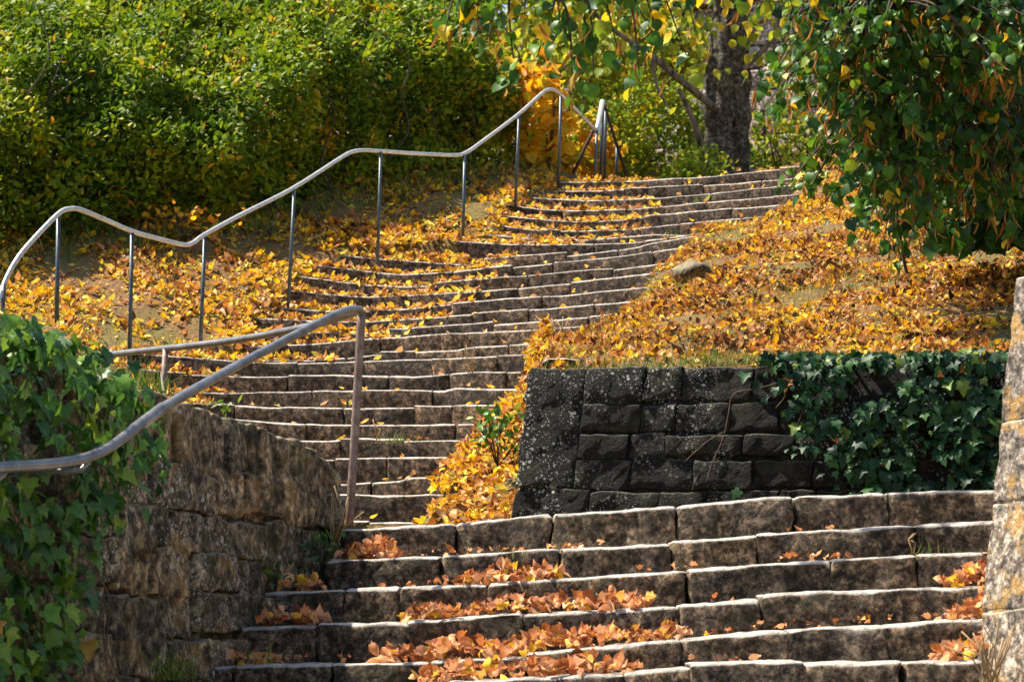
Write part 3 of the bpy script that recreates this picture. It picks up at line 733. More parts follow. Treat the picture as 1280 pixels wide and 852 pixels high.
# ================================================================== SHRUBS
def shrub(label, name, c, rad, n, mat, size, huemean, huesd, tm=SMALL, stems=7, gz=None):
    c = Vector(c); base = Vector((c.x, c.y, gz if gz is not None else c.z - rad[2]))
    r = thing(name, label, 'shrub', tuple(base))
    d = rand_dirs(n); rr = rng.uniform(.25, 1, n) ** .5
    P = np.array(c) + d * rr[:, None] * np.array(rad) * (1 + .35 * nz(d * 2 + rng.uniform(0, 9), 1.3))[:, None]
    k = rng.uniform(0, 1, n) < np.clip(.95 + 1.5 * nz(P, 2.4), .15, 1); P = P[k]; n = len(P)
    hue = np.clip(huemean + .25 * nz(P, 1.6) + rng.normal(0, huesd, n), 0, 1)
    R = frames(rand_dirs(n) + np.array([0, -.3, -.1]), np.array([0, -.4, .6]) + rng.normal(0, .55, (n, 3)))
    obj('foliage', cloud_mesh('foliage', P, R, rng.uniform(.7, 1.3, n) * size, hue, tm), mat, r)['kind'] = 'stuff'
    for q in range(stems):
        t = Tubes(); a = rng.uniform(0, 6.28); e = c + Vector((math.cos(a) * rad[0] * .6, math.sin(a) * rad[1] * .6, rad[2] * rng.uniform(.1, .6)))
        b = base + Vector((math.cos(a) * .1, math.sin(a) * .1, -.1)); m_ = (b + e) / 2 + Vector((rng.normal(0, .08), rng.normal(0, .08), .1))
        t.add(smooth_path([b, m_, e], 5), list(np.linspace(.018, .006, 11)), 5); t.build('stem', M['twig'], r)
    return r
shrub('slender shrub with big yellow-orange leaves at the right end of the hedge', 'yellow_shrub', at(672, 150, 30.6), (.34, .4, .75), 420, M['yellow'], .13, .55, .25, LIND, 5)
shrub('sparse orange-yellow bush behind the railing at the stair head', 'yellow_shrub', at(722, 195, 33.0), (.55, .4, .55), 700, M['yellow'], .10, .45, .25, LIND, 5)
shrub('pale green bushy shrub behind the railing, left of the double tree trunk', 'green_shrub', at(825, 175, 34.0), (.75, .6, .85), 2600, M['shrub'], .10, .45, .2)
shrub('yellowish green shrub just right of the stair head railing', 'green_shrub', at(765, 190, 33.6), (.5, .5, .62), 1500, M['shrub'], .09, .55, .2)
shrub('low green shrub in front of the trunk roots at the stair head', 'green_shrub', at(868, 212, 32.2), (.4, .3, .3), 700, M['shrub'], .08, .4, .2, stems=4)
shrub('green bush with yellow leaves between the tree trunk and the linden', 'green_shrub', at(985, 190, 35.0), (.55, .5, .6), 1000, M['shrub'], .10, .45, .22)
shrub('broad dull yellow-green thicket behind the hedge and yellow shrub', 'green_shrub', at(690, 60, 36.5), (1.6, .8, 1.7), 7000, M['shrub'], .11, .5, .2, stems=12)

shrub('airy yellow-green bush above the railing, left of the tree trunk', 'green_shrub', at(790, 70, 38.5), (1.0, .6, 1.0), 3000, M['shrub'], .11, .68, .2, LIND, 8)
# ================================================================== BACKGROUND WALL
bw = thing('garden_wall', 'rough pinkish grey stone wall behind the tree at the top', 'wall', tuple(at(880, 230, 43)))
zb_, zt_ = at(880, 235, 43).z, at(880, 48, 43).z
def Pb(s, h, w): return Vector((s, 43 + w - .7 * s, zb_ + h))
Hh = zt_ - zb_
nrow = 7
for r_ in range(nrow):
    s = -3.0 - rng.uniform(0, .6)
    while s < 8:
        e = s + rng.uniform(.5, 1.1)
        block('stone', Pb, (s + .008, e - .008), (Hh * r_ / nrow + .008, Hh * (r_ + 1) / nrow - .008), (rng.uniform(-.03, .02), .3), M['far_wall'], bw, .04, .25, .03, rng.uniform(0, 90)); s = e
core('joint_filling', Pb, (-3.3, 8.2), (-.5, Hh - .03), (.04, .5), bw)
s = -3.4
while s < 8.3:
    e = s + rng.uniform(.8, 1.3); block('coping_slab', Pb, (s + .006, e - .006), (Hh + .003, Hh + .16), (-.22, .6), M['wall_brown'], bw, .03, .25, .02, rng.uniform(0, 90)); s = e

for lab, u, v, Yd, rx, rz, nn in (('yellow-green tree crown showing above the far wall, right of the trunk', 985, -40, 47, 2.2, 1.9, 6500), ('dull yellow tree crown above the far wall, left of the trunk', 800, -50, 48, 2.4, 2.0, 7000)):
    r = shrub(lab, 'background_tree', at(u, v, Yd), (rx, 1.2, rz), nn, M['shrub'], .15, .6, .2, LIND, 6, gz=float(at(u, 200, Yd).z)); r['category'] = 'tree'
# ================================================================== TREES
def leaf_frames_hanging(n):
    ax = np.stack([rng.normal(-.15, .45, n), rng.normal(-.1, .45, n), rng.normal(-.75, .35, n)], 1)
    nm = np.stack([rng.normal(-.2, .5, n), rng.normal(-.55, .5, n), rng.normal(.5, .4, n)], 1)
    return frames(ax, nm)
# --- double-trunked tree behind the stair head
dt = thing('double_trunk_tree', 'grey-barked tree with two joined trunks behind the head of the steps', 'tree', tuple(at(912, 228, 33)))
for pts, r0 in (([at(903, 240, 33), at(900, 170, 33), at(899, 90, 33), at(908, 10, 33.1), at(912, -120, 33.2), at(900, -300, 33.4)], .15),
                ([at(922, 240, 33.1), at(920, 170, 33.1), at(920, 100, 33.1), at(922, 20, 33.0), at(938, -110, 33), at(965, -300, 33)], .145)):
    t = Tubes(); pp = smooth_path(pts, 6); t.add([p + Vector(noise.noise_vector(p * 1.5)) * .03 for p in pp], list(np.linspace(r0 * 1.3, r0 * .62, len(pp)) * (1 + .12 * np.sin(np.arange(len(pp)) * 1.7))), 28, .35); t.build('trunk', M['mossy_bark'], dt)
for pts, r0 in (([at(893, 225, 32.9), at(878, 185, 32.7), at(866, 150, 32.5), at(848, 110, 32.3)], .06), ([at(900, 140, 32.9), at(850, 100, 32.6), at(812, 68, 32.4), at(770, 40, 32.2), at(735, 10, 32)], .05),
                ([at(815, 70, 32.4), at(822, 110, 32.3), at(836, 135, 32.2)], .025), ([at(925, 90, 33), at(965, 50, 33), at(975, 20, 33), at(1000, -30, 33)], .04), ([at(970, 30, 33), at(968, 75, 33), at(976, 110, 33)], .03),
                ([at(910, 0, 33), at(850, -40, 32.5), at(760, -90, 32), at(660, -110, 31.5)], .08), ([at(935, -60, 33), at(1020, -120, 33), at(1120, -160, 33)], .07), ([at(905, -150, 33), at(840, -240, 32.5), at(760, -300, 32.4)], .07)):
    t = Tubes(); pp = smooth_path(pts, 5); t.add(pp, list(np.linspace(r0, r0 * .4, len(pp))), 8); t.build('limb', M['bark'], dt)
n = 4600
c = np.array([tuple(at(rng.uniform(590, 1060), rng.uniform(-330, 75) if rng.uniform() < .8 else rng.uniform(40, 90), rng.uniform(32, 35.5))) for _ in range(n)])
uu = 640 + F * c[:, 0] / c[:, 1]; vv = HOR - F * (c[:, 2] - EYE) / c[:, 1]
kk = rng.uniform(0, 1, n) < np.clip(.7 + 2.2 * nz(c, 1.7), .03, 1) * np.where((uu > 800) & (vv > 35), .3, 1); c = c[kk]; n = len(c)
obj('crown', cloud_mesh('crown', c, leaf_frames_hanging(n), rng.uniform(.08, .14, n), np.clip(.62 + .25 * nz(c, 1.4) + rng.normal(0, .18, n), 0, 1), LIND), M['shrub'], dt)['kind'] = 'stuff'

# --- linden: trunk at the right edge, limbs arching over the picture, drooping twigs
lt = thing('linden_tree', 'linden tree with dark drooping foliage and orange bracts over the right bank', 'tree', tuple(at(1355, 330, 20.6)))
trunk = [at(1355, 360, 20.6), at(1335, 200, 20.5), at(1290, 50, 20.2), at(1255, -150, 19.8), at(1235, -400, 19.4), at(1220, -700, 19.2)]
t = Tubes(); pp = smooth_path(trunk, 6); t.add([p + Vector(noise.noise_vector(p * 1.3)) * .03 for p in pp], list(np.linspace(.24, .12, len(pp))), 16); t.build('trunk', M['bark'], lt)
LIMBS = [[at(1255, -20, 19.7), at(1180, -120, 18.9), at(1080, -150, 18.0), at(980, -110, 17.2), at(900, -90, 16.5)],
         [at(1250, -120, 19.6), at(1120, -260, 18.0), at(960, -240, 16.0), at(830, -140, 14.6), at(740, -70, 13.9), at(660, -20, 13.5)],
         [at(1240, -300, 19.5), at(1100, -420, 19.0), at(950, -450, 18.5), at(800, -430, 18.3)],
         [at(1262, 60, 19.7), at(1220, -10, 18.6), at(1160, -30, 17.6), at(1090, 10, 16.9)],
         [at(1262, 130, 19.7), at(1235, 100, 18.7), at(1180, 90, 17.8), at(1120, 120, 17.2)],
         [at(1262, 10, 19.8), at(1330, -80, 18.6), at(1400, -120, 17.4), at(1450, -80, 16.8)],
         [at(1250, -200, 19.6), at(1330, -380, 19.9), at(1420, -500, 20.5)]]
limb_pts = []
for L in LIMBS:
    t = Tubes(); pp = smooth_path(L, 8); t.add(pp, list(np.linspace(.085, .02, len(pp))), 8); t.build('limb', M['bark'], lt); limb_pts += pp
twigs = Tubes(); LP, LA, BP = [], [], []
def twig(tip, reach, nl, dens_from=.3):
    near = min(limb_pts, key=lambda q: (q - tip).length + (5 if q.z < tip.z + .05 else 0))
    st = near
    if reach and (near - tip).length > reach:
        st = near
    mid = st.lerp(tip, .5) + Vector((rng.normal(0, .06), rng.normal(0, .06), .10 + .08 * (st - tip).length))
    pp = smooth_path([st, mid, tip], 7); L = (tip - st).length
    twigs.add(pp, list(np.linspace(.012, .003, len(pp))), 4)
    for q in range(nl):
        f = rng.uniform(dens_from, 1) ** .8; k = f * (len(pp) - 1); a = int(min(k, len(pp) - 2)); p = pp[a].lerp(pp[a + 1], k - a)
        LP.append(tuple(p + Vector(rng.normal(0, .045, 3)))); LA.append(tuple((pp[-1] - pp[0]).normalized()))
        if rng.uniform() < .27: BP.append(tuple(p + Vector((rng.normal(0, .05), rng.normal(0, .05), -.05))))
REG = [(1000, -10), (1030, 60), (965, 105), (945, 150), (990, 175), (985, 215), (1010, 235), (1060, 255), (1095, 290), (1135, 300), (1200, 292), (1300, 300), (1300, -10)]
def inreg(u, v):
    c = False; n = len(REG)
    for i in range(n):
        (x1, y1), (x2, y2) = REG[i], REG[(i + 1) % n]
        if (y1 > v) != (y2 > v) and u < (x2 - x1) * (v - y1) / (y2 - y1) + x1: c = not c
    return c
cnt = 0
while cnt < 74:
    u, v = rng.uniform(930, 1330), rng.uniform(-30, 305)
    if not inreg(u, v): continue
    if u < 1050 and rng.uniform() < .3: continue
    cnt += 1
    tip = at(u, v, rng.uniform(16.2, 18.6) + (1.2 if u > 1180 and v > 120 else 0))
    for q in range(6):
        o = Vector((rng.normal(-.03, .11), rng.normal(0, .12), rng.normal(0, .08)))
        twig(tip + o, None, 13, .45)
n_low = len(LP)
for (u, v, Yd) in [(556, 40, 13.3), (590, 12, 13.3), (612, 48, 13.4), (645, 100, 13.5), (672, 70, 13.6), (716, 118, 13.7), (724, 86, 13.6), (742, 96, 13.7), (772, 62, 13.9), (800, 108, 14.0), (826, 62, 14.2), (838, 112, 14.2), (700, 22, 13.6), (760, 20, 13.8), (870, 40, 14.5), (858, 70, 14.4), (935, 24, 15.2), (965, 14, 15.4), (990, 8, 15.4), (1015, 20, 15.8), (655, 22, 13.5), (905, 10, 15.0), (790, 10, 14)]:
    twig(at(u, v, Yd), None, 9, .45)
LP = np.array(LP); n = len(LP)
hue = np.clip(.46 + .22 * nz(LP, 2.2) + rng.normal(0, .16, n), 0, .84)
up_part = np.arange(n) >= n_low
hue = np.where(up_part, np.clip(hue + .12, 0, .84), hue)
ye = rng.uniform(0, 1, n) < np.where(up_part, .28, .045); hue[ye] = rng.uniform(.88, 1, ye.sum())
size = np.where(up_part, rng.uniform(.055, .095, n), .045 + .045 * rng.uniform(0, 1, n) ** 1.3)
R = leaf_frames_hanging(n)
twigs.build('twigs', M['twig'], lt)['kind'] = 'stuff'
big, rest = in_frame_pick(LP, 290, size)
leaf_objects('leaf', LP[big], R[big], size[big], hue[big], LIND, 'linden', M['linden'], lt)
obj('foliage', cloud_mesh('foliage', LP[rest], R[rest], size[rest], hue[rest], LIND), M['linden'], lt)['kind'] = 'stuff'
BP = np.array(BP); n = len(BP)
ax = np.stack([rng.normal(0, .3, n), rng.normal(0, .3, n), np.full(n, -1.)], 1)
obj('bracts', cloud_mesh('bracts', BP, frames(ax, rand_dirs(n)), rng.uniform(.08, .13, n), rng.uniform(0, 1, n), BRACT), M['bract'], lt)['kind'] = 'stuff'
# crown above the picture and behind the drooping part
n = 4500
d = rand_dirs(n) * rng.uniform(.2, 1, n)[:, None] ** .4
c = np.array([2.5, 18.6, EYE + 8.0]) + d * np.array([2.5, 2.8, 3.0])
c2 = np.array([tuple(at(rng.uniform(1150, 1420), rng.uniform(-80, 305), rng.uniform(19.0, 20.4))) for _ in range(3600)])
c = np.concatenate([c[c[:, 2] > EYE + 4.75], c2]); n = len(c)
kk = rng.uniform(0, 1, n) < np.clip(.8 + 1.2 * nz(c, 1.1), .1, 1); c = c[kk]; n = len(c)
obj('crown', cloud_mesh('crown', c, leaf_frames_hanging(n), rng.uniform(.10, .15, n), np.clip(rng.normal(.35, .15, n), 0, .8), LIND), M['linden'], lt)['kind'] = 'stuff'

# ================================================================== IVY
def ivy(label, loc, P, Nrm, size, hue, mat, stems, nobj=290):
    r = thing('ivy', label, 'ivy', loc); n = len(P)
    ax = np.stack([rng.normal(0, .45, n), rng.normal(0, .35, n), np.full(n, -.8)], 1) + .25 * Nrm
    R = frames(ax, Nrm + rng.normal(0, .42, (n, 3)) + np.array([0, 0, .25]))
    big, rest = in_frame_pick(P, nobj, size)
    rest_keep = rest
    # spread the single leaves over the whole plant instead of one corner
    d = P[:, 1]; u = 640 + F * P[:, 0] / d; v = HOR - F * (P[:, 2] - EYE) / d
    ok = np.where((u > 0) & (u < 1280) & (v > 0) & (v < 852))[0]
    outer = ok[np.argsort(-(size[ok] / d[ok] + .002 * ((P[ok] * Nrm[ok]).sum(1))))][:nobj]
    rest = np.setdiff1d(np.arange(n), outer)
    leaf_objects('leaf', P[outer], R[outer], size[outer], hue[outer], IVY, mat.name, mat, r)
    obj('foliage', cloud_mesh('foliage', P[rest], R[rest], size[rest], hue[rest], IVY), mat, r)['kind'] = 'stuff'
    for pts, rd in stems:
        t = Tubes(); t.add(smooth_path(pts, 4), rd, 5); t.build('stem', M['vine'], r)
    return r
# left ivy: mound over the wall top, curtain down the wall face
Pn, Nn = [], []
nL = Vector((-in2.x, -in2.y, 0)) * -1
face_n = Vector((d2.y, -d2.x, 0));  face_n = face_n if face_n.x > 0 else -face_n
while len(Pn) < 4400:
    s = rng.uniform(2.65, 6.2); kind = rng.uniform()
    top = ztopL(s) + float(np.interp(s, [2.65, 2.9, 3.3, 4, 6], [-.06, .04, .10, .12, .12]))
    if kind < .68:
        z = top - rng.uniform(0, 1) * 2.4
        lim = float(np.interp(top - z, [0, .25, .5, .8, 1.1, 2.5], [2.65, 2.65, 2.8, 3.1, 3.2, 3.4])) + .18 * noise.noise(Vector((z * 4, s, 0)))
        if s < lim: continue
        w = -.05 - rng.uniform(0, .14) - .10 * math.exp(-((top - z - .35) / .4) ** 2)
        p = Pl(s, z, w); nn = face_n + Vector((0, 0, .25))
    else:
        w = rng.uniform(-.15, .6); z = top - .3 * max(0, -w) ** 1.2 - .25 * (w - .2) ** 2 + rng.uniform(-.1, .05)
        p = Pl(s, z, w); nn = Vector((.25, -.4, 1))
    Pn.append(tuple(p)); Nn.append(tuple(nn.normalized()))
Pn, Nn = np.array(Pn), np.array(Nn); n = len(Pn)
hue = np.clip(.5 + .25 * nz(Pn, 3) + rng.normal(0, .26, n), 0, .95); hue[rng.uniform(0, 1, n) < .008] = .99
stems = []
for q in range(5):
    s = rng.uniform(2.6, 4.2); z0 = ztopL(s) - rng.uniform(.3, 1.0); pts = []
    for k in range(5): pts.append(Pl(s - .06 * k + rng.normal(0, .03), z0 - .16 * k + rng.normal(0, .02), -.16 + rng.normal(0, .02)))
    stems.append((pts, .003))
ivy('glossy green ivy mounded over the left wall in the near left corner', tuple(Pl(3.2, 1.6, 0)), Pn, Nn, rng.uniform(.035, .10, n), hue, M['ivy'], stems)
# ivy on the dark wall
Pn, Nn = [], []; fn = Vector((dd.y, -dd.x, 0))
while len(Pn) < 1650:
    s = rng.uniform(1.2, 3.3); h = rng.uniform(-1.0, .05)
    lim = float(np.interp(h, [-1.0, -.75, -.5, -.25, -.1, .1], [1.95, 1.85, 1.62, 1.38, 1.25, 1.28])) + .16 * noise.noise(Vector((h * 6, s * 2, 3)))
    dens = sm(lim - .12, lim + .35, np.array(s))
    dens = dens * float(sm(-.5, -.05, np.array(noise.noise(Vector((s * 3.2, h * 3.2, 8))) + .5 * noise.noise(Vector((s * 8, h * 8, 2))) + .25 * (s - 2.0))))
    if rng.uniform() > dens + .015: continue
    p = Pf(s, h, -.03 - rng.uniform(0, .09)); Pn.append(tuple(p)); Nn.append(tuple((fn + Vector((0, 0, .3))).normalized()))
while len(Pn) < 1950:
    s = rng.uniform(1.3, 3.3); w = rng.uniform(-.08, .22); Pn.append(tuple(Pf(s, .03 + rng.uniform(-.02, .05), w))); Nn.append((0, -.35, .94))
Pn, Nn = np.array(Pn), np.array(Nn); n = len(Pn)
hue = np.clip(.42 + rng.normal(0, .3, n), 0, .96); hue[rng.uniform(0, 1, n) < .012] = .995
stems = []
for (pts) in ([(900, 600), (905, 575), (915, 545), (918, 515), (922, 490), (950, 485), (975, 478)], [(870, 575), (895, 550), (915, 538)], [(1000, 540), (1008, 515), (1002, 490), (985, 470)], [(1100, 520), (1140, 500), (1165, 482), (1172, 478)], [(975, 510), (985, 495), (980, 480)], [(1205, 545), (1225, 532), (1235, 527)]):
    P3 = []
    for u, v in pts:
        s = (u - 655) / F * 15.4 * 1.04; z = at(u, v, 15.3).z; zt = ZT0 + (ZT1 - ZT0) * s / Lf
        P3.append(Pf(s, z - zt, -.05))
    stems.append((P3, .0026))
ivy('dark blue-green ivy trailing over the right part of the blackened wall', tuple(Pf(2.3, -1, 0)), Pn, Nn, rng.uniform(.028, .085, n), hue, M['ivy_dark'], stems)

# ================================================================== FALLEN LEAVES
def scatter_region(n, xr, yr, cond=None):
    x = rng.uniform(*xr, n); y = rng.uniform(*yr, n); z = ground(x, y)
    P = np.stack([x, y, z], 1)
    u = 640 + F * x / y
    k = (u > -60) & (u < 1340) & (~in_poly(x, y))
    d = stair_coord(x, y); xl = np.interp(d, T_D, T_XL); xr_ = np.interp(d, T_D, T_XR)
    k &= ~((np.minimum(x - xl, xr_ - x) > .10) & (d > D27 - .2) & (d < D27 + TR * NU + .3))
    return P[k]
def litter(name, label, P, lift, size, hue, flat=.34):
    n = len(P); P = P + np.stack([np.zeros(n), np.zeros(n), lift], 1)
    R = frames(rand_dirs(n) * np.array([1, 1, .35]), np.array([0, 0, 1.0]) + rng.normal(0, flat, (n, 3)))
    o = obj(name, cloud_mesh(name, P, R, size, hue, FALL2), M['litter']); tag(o, label, 'fallen leaves', kind='stuff'); return o
Pb_ = scatter_region(110000, (-6.2, 1.8), (17, 31.5)); side = Pb_[:, 0] < np.where(Pb_[:, 1] < 21, .2, np.interp(Pb_[:, 1], [21, 24, 29.6, 31], [.2, -.3, 1.4, 1.5]))
Pb_ = Pb_[side]
# keep hedge footing thinner
n = len(Pb_); kk = rng.uniform(0, 1, n) < np.clip(.58 + 1.6 * nz(Pb_, 1.1) + .8 * nz(Pb_, 4), .06, 1) * np.where((Pb_[:, 1] < 22.5) & (Pb_[:, 0] < -2.6), .45, 1); Pb_ = Pb_[kk]; n = len(Pb_)
litter('fallen_leaves', 'yellow and orange leaves strewn over the bank under the hedge', Pb_, rng.uniform(0, .035, n), (.026 + .065 * rng.uniform(0, 1, n) ** 1.7), np.clip(.62 + .3 * nz(Pb_, 1.9) + rng.normal(0, .28, n), 0, 1))
Ph = scatter_region(165000, (-.2, 5.0), (15.2, 31)); side = Ph[:, 0] > np.where(Ph[:, 1] < 21, .2, np.interp(Ph[:, 1], [21, 24, 29.6, 31], [.2, -.3, 1.4, 1.5])); Ph = Ph[side]
n = len(Ph); kk = rng.uniform(0, 1, n) < np.clip(.62 + 1.5 * nz(Ph, 1.3) + .8 * nz(Ph, 4), .06, 1); Ph = Ph[kk]; n = len(Ph)
litter('fallen_leaves', 'carpet of orange and tan leaves on the hill above the dark wall', Ph, rng.uniform(0, .025, n), (.018 + .05 * rng.uniform(0, 1, n) ** 1.8), np.clip(.41 + .25 * nz(Ph, 1.2) + rng.normal(0, .29, n) + .15 * sm(22, 26, Ph[:, 1]), 0, 1))
# on the upper treads: drifts against the risers, thick on the left
Pt, Hq = [], []
for i, L in enumerate(up_steps):
    xs, zs = L['xs'], L['zs']; wd = xs[-1] - xs[0]
    frac = float(np.interp(i, [0, 3, 6, 8, 12, 16, 18, 22, 26], [.2, .36, .36, .34, .36, .25, .2, .05, .03]))
    nn = int(230 * wd * frac) + 12
    for q in range(nn):
        r = rng.uniform(0, 1)
        if q < 9: x = rng.uniform(xs[0], xs[-1]); hmax = .02
        else: x = xs[0] + wd * frac * 1.5 * r ** 1.3; hmax = (.065 if i < 8 else .045) * (1 - r ** 2.2)
        if x > xs[-1]: continue
        w = rng.uniform(.03, TR - .02) if hmax > .05 else rng.uniform(.01, .2)
        z = float(np.interp(x, xs, zs)) + .012 + rng.uniform(.4, 1) * hmax * (.18 + .82 * (w / TR))
        Pt.append((x, L['D'] + L['shape'](x) + w, z))
# leaf fan at the foot of the return wall
for q in range(2600):
    i = rng.integers(17, 27); L = up_steps[i]; xr_ = L['xs'][-1]
    reach = float(np.interp(i, [17, 20, 22, 24, 26], [.02, .10, .30, .50, .55]))
    f = rng.uniform(0, 1) ** 1.2; x = xr_ - .05 - reach * f; w = rng.uniform(-.02, TR)
    z = float(np.interp(x, L['xs'], L['zs'])) + .02 + (1 - f) * (.30 if i > 21 else .18) * rng.uniform(.6, 1) + .12 * (w / TR)
    if i == 26: z -= .0
    Pt.append((x, L['D'] + L['shape'](x) + w, z))
for q in range(1500):
    x = rng.uniform(-.48, .18); y = rng.uniform(15.8, 18.05); f = sm(-.48, .05, np.array(x))
    Pt.append((x, y, EYE + .80 + rng.uniform(.5, 1) * .32 * float(f) * float(.4 + .6 * sm(16.4, 17.6, np.array(y)))))
L = up_steps[8]
for q in range(900):                     # leaves at the back of the long tread where the bank begins
    x = rng.uniform(-1.75, -.45); y = L['D'] + L['shape'](x) + rng.uniform(.12, .8); z = max(float(ground(np.array([x]), np.array([y]))[0]), float(np.interp(x, L['xs'], L['zs'])) + .25 * (y - L['D'] - L['shape'](x)))
    Pt.append((x, y, z + rng.uniform(0, .05)))
Pt = np.array(Pt); n = len(Pt)
litter('fallen_leaves', 'drifts of leaves lying on the treads of the upper steps', Pt, np.zeros(n), rng.uniform(.035, .075, n), np.clip(.60 + .2 * nz(Pt, 2) + rng.normal(0, .27, n), 0, 1), .6)
# single leaves in the heaps on the lower steps
HEAPS = [(1, 425, 492, .10, 26, 'reddish dry leaf in the heap on the second lower step by the left wall'),
         (2, 572, 698, .075, 34, 'curled dry leaf in the short drift on the third lower step'),
         (2, 345, 396, .06, 10, 'curled leaf beside the small weed, left end of the third lower step'),
         (3, 500, 812, .075, 62, 'curled dry leaf in the long drift on the fourth lower step'),
         (3, 312, 396, .06, 18, 'orange leaf in the small heap at the left end of the fourth lower step'),
         (4, 465, 852, .10, 84, 'large curled leaf in the deep drift on the fifth lower step'),
         (4, 232, 342, .03, 12, 'leaf in the thin scatter at the left end of the fifth lower step'),
         (5, 520, 800, .10, 50, 'curled leaf in the drift at the bottom edge of the picture'),
         (3, 1165, 1240, .17, 34, 'tan leaf in the heap against the pale parapet, upper one'),
         (4, 1175, 1240, .17, 30, 'tan leaf in the heap against the pale parapet, lower one'),
         (5, 1160, 1235, .12, 22, 'tan leaf in the heap at the foot of the pale parapet')]
more = []
for st, u0, u1, hm, cnt, lab in HEAPS:
    L = low_steps[st]; P_ = []
    cnt = int(cnt * .78)
    for q in range(int(cnt * 5)):
        f = rng.uniform(0, 1)
        if hm > .11: f = 1 - f ** 1.7 ; prof = f ** 1.2
        else: prof = math.sin(math.pi * min(max(f, .04), .96)) ** .6 * (.7 + .5 * noise.noise(Vector((f * 6, st, 1))))
        u = u0 + (u1 - u0) * f; x = (u - 640) / F * (L['D'] + .1 + low_shape(.5)); w = rng.uniform(.03, .34)
        z = float(np.interp(x, L['xs'], L['zs'])) + .015 + hm * max(prof, .1) * rng.uniform(.25, 1) * (.55 + .45 * w / .34)
        P_.append((x, L['D'] + low_shape(x) + w, z))
    P_ = np.array(P_); n = len(P_)
    R = frames(rand_dirs(n) * np.array([1, 1, .6]), np.array([0, -.3, .8]) + rng.normal(0, .65, (n, 3)))
    sz = rng.uniform(.034, .07, n); hu = np.clip(.55 + rng.normal(0, .34, n), 0, 1)
    order = np.argsort(P_[:, 1] - 1.2 * P_[:, 2]); sel, rs = order[:cnt], order[cnt:]
    for o in leaf_objects('fallen_leaf', P_[sel], R[sel], sz[sel], hu[sel], FALL, 'fall', M['dryleaf']): tag(o, lab, 'leaf', 'dry leaves heaped on the lower steps')
    more.append((P_[rs], R[rs], sz[rs], hu[rs]))
P_ = []
for st in range(1, 6):
    L = low_steps[st]
    for q in range(110):
        x = rng.uniform(-1.2, 2.1)
        if noise.noise(Vector((x * 1.8, st * 3.1, 4))) < .08: continue
        w = .36 - abs(rng.normal(0, .08)) if rng.uniform() < .75 else rng.uniform(.02, .36)
        P_.append((x, L['D'] + low_shape(x) + w, float(np.interp(x, L['xs'], L['zs'])) + .012 + .02 * rng.uniform()))
P_ = np.array(P_); n = len(P_)
more.append((P_, frames(rand_dirs(n) * np.array([1, 1, .3]), np.array([0, 0, 1.]) + rng.normal(0, .5, (n, 3))), rng.uniform(.012, .05, n), np.clip(rng.normal(.4, .3, n), 0, 1)))
cc = [np.concatenate([m_[k] for m_ in more]) for k in range(4)]
tag(obj('fallen_leaves', cloud_mesh('fallen_leaves', *cc, FALL), M['dryleaf']), 'leaf litter buried at the back of the heaps on the lower steps', 'fallen leaves', kind='stuff')

# ================================================================== GRASS, WEEDS, SMALL THINGS
def grass_at(P, hmin, hmax, hue0):
    n = len(P); ax = np.array([0, 0, 1.0]) + rng.normal(0, .38, (n, 3)); 
    return P, frames(ax, rand_dirs(n)), rng.uniform(hmin, hmax, n), np.clip(hue0 + rng.normal(0, .25, n), 0, 1)
G = []
def tuft_pts(c, n, r): return np.array(c) + np.stack([rng.normal(0, r, n), rng.normal(0, r, n), np.zeros(n)], 1)
x = rng.uniform(-5, 2, 22000); y = rng.uniform(18.5, 31.5, 22000); Pg = np.stack([x, y, ground(x, y)], 1)
d = stair_coord(x, y); xl = np.interp(d, T_D, T_XL); k = (x < xl + .1) & ((nz(Pg, 1.1) > .02) | ((x < -2.4) & (y < 23))); G.append(grass_at(Pg[k], .04, .12, .5))
x = rng.uniform(0.2, 4.5, 42000); y = rng.uniform(15.4, 28, 42000); Pg = np.stack([x, y, ground(x, y)], 1)
d = stair_coord(x, y); xr_ = np.interp(d, T_D, T_XR); k = ((x > xr_ - .1) | (d < 21)) & (nz(Pg + 7, 1.2) + .4 * nz(Pg, 4) > -.1); G.append(grass_at(Pg[k], .03, .08, .58))
x = rng.uniform(.3, 2.2, 1500); y = 15.55 + .1 * rng.normal(size=1500) ** 2 * 3 + .2 - .31 * x * .95 + .25; Pg = np.stack([x, y, ground(x, y)], 1); G.append(grass_at(Pg, .04, .09, .45))
for s in np.linspace(hs[0], hs[-1], 60):
    c = [np.interp(s, hs, HB[:, q]) for q in range(3)]; Pt_ = tuft_pts((c[0] + .1, c[1] - .3, 0), 22, .15); Pt_[:, 2] = ground(Pt_[:, 0], Pt_[:, 1]); G.append(grass_at(Pt_, .10, .22, .4))
for u, v, Yd, nn, hh in [(720, 318, 26.6, 40, .12), (690, 318, 26.7, 40, .11), (775, 342, 25.0, 25, .13), (870, 262, 28.6, 22, .14), (175, 480, 15.5, 40, .22), (195, 488, 15.2, 30, .2), (490, 548, 19.2, 26, .09), (505, 548, 19.2, 26, .09), (215, 840, 12.0, 60, .16), (330, 820, 12.5, 12, .14), (645, 690, 13.6, 8, .10), (1160, 690, 12.9, 8, .12), (965, 318, 22.5, 16, .12), (695, 460, 16.2, 30, .12), (840, 295, 26.8, 30, .12), (800, 325, 25.5, 30, .1)]:
    c = at(u, v, Yd); G.append(grass_at(tuft_pts(tuple(c - Vector((0, 0, .03))), nn, .05), hh * .5, hh, .45))
gc = [np.concatenate([g[k] for g in G]) for k in range(4)]
tag(obj('grass', cloud_mesh('grass', *gc, BLADE), M['grass']), 'thin grass growing through the leaves on the banks and between the steps', 'grass', kind='stuff')

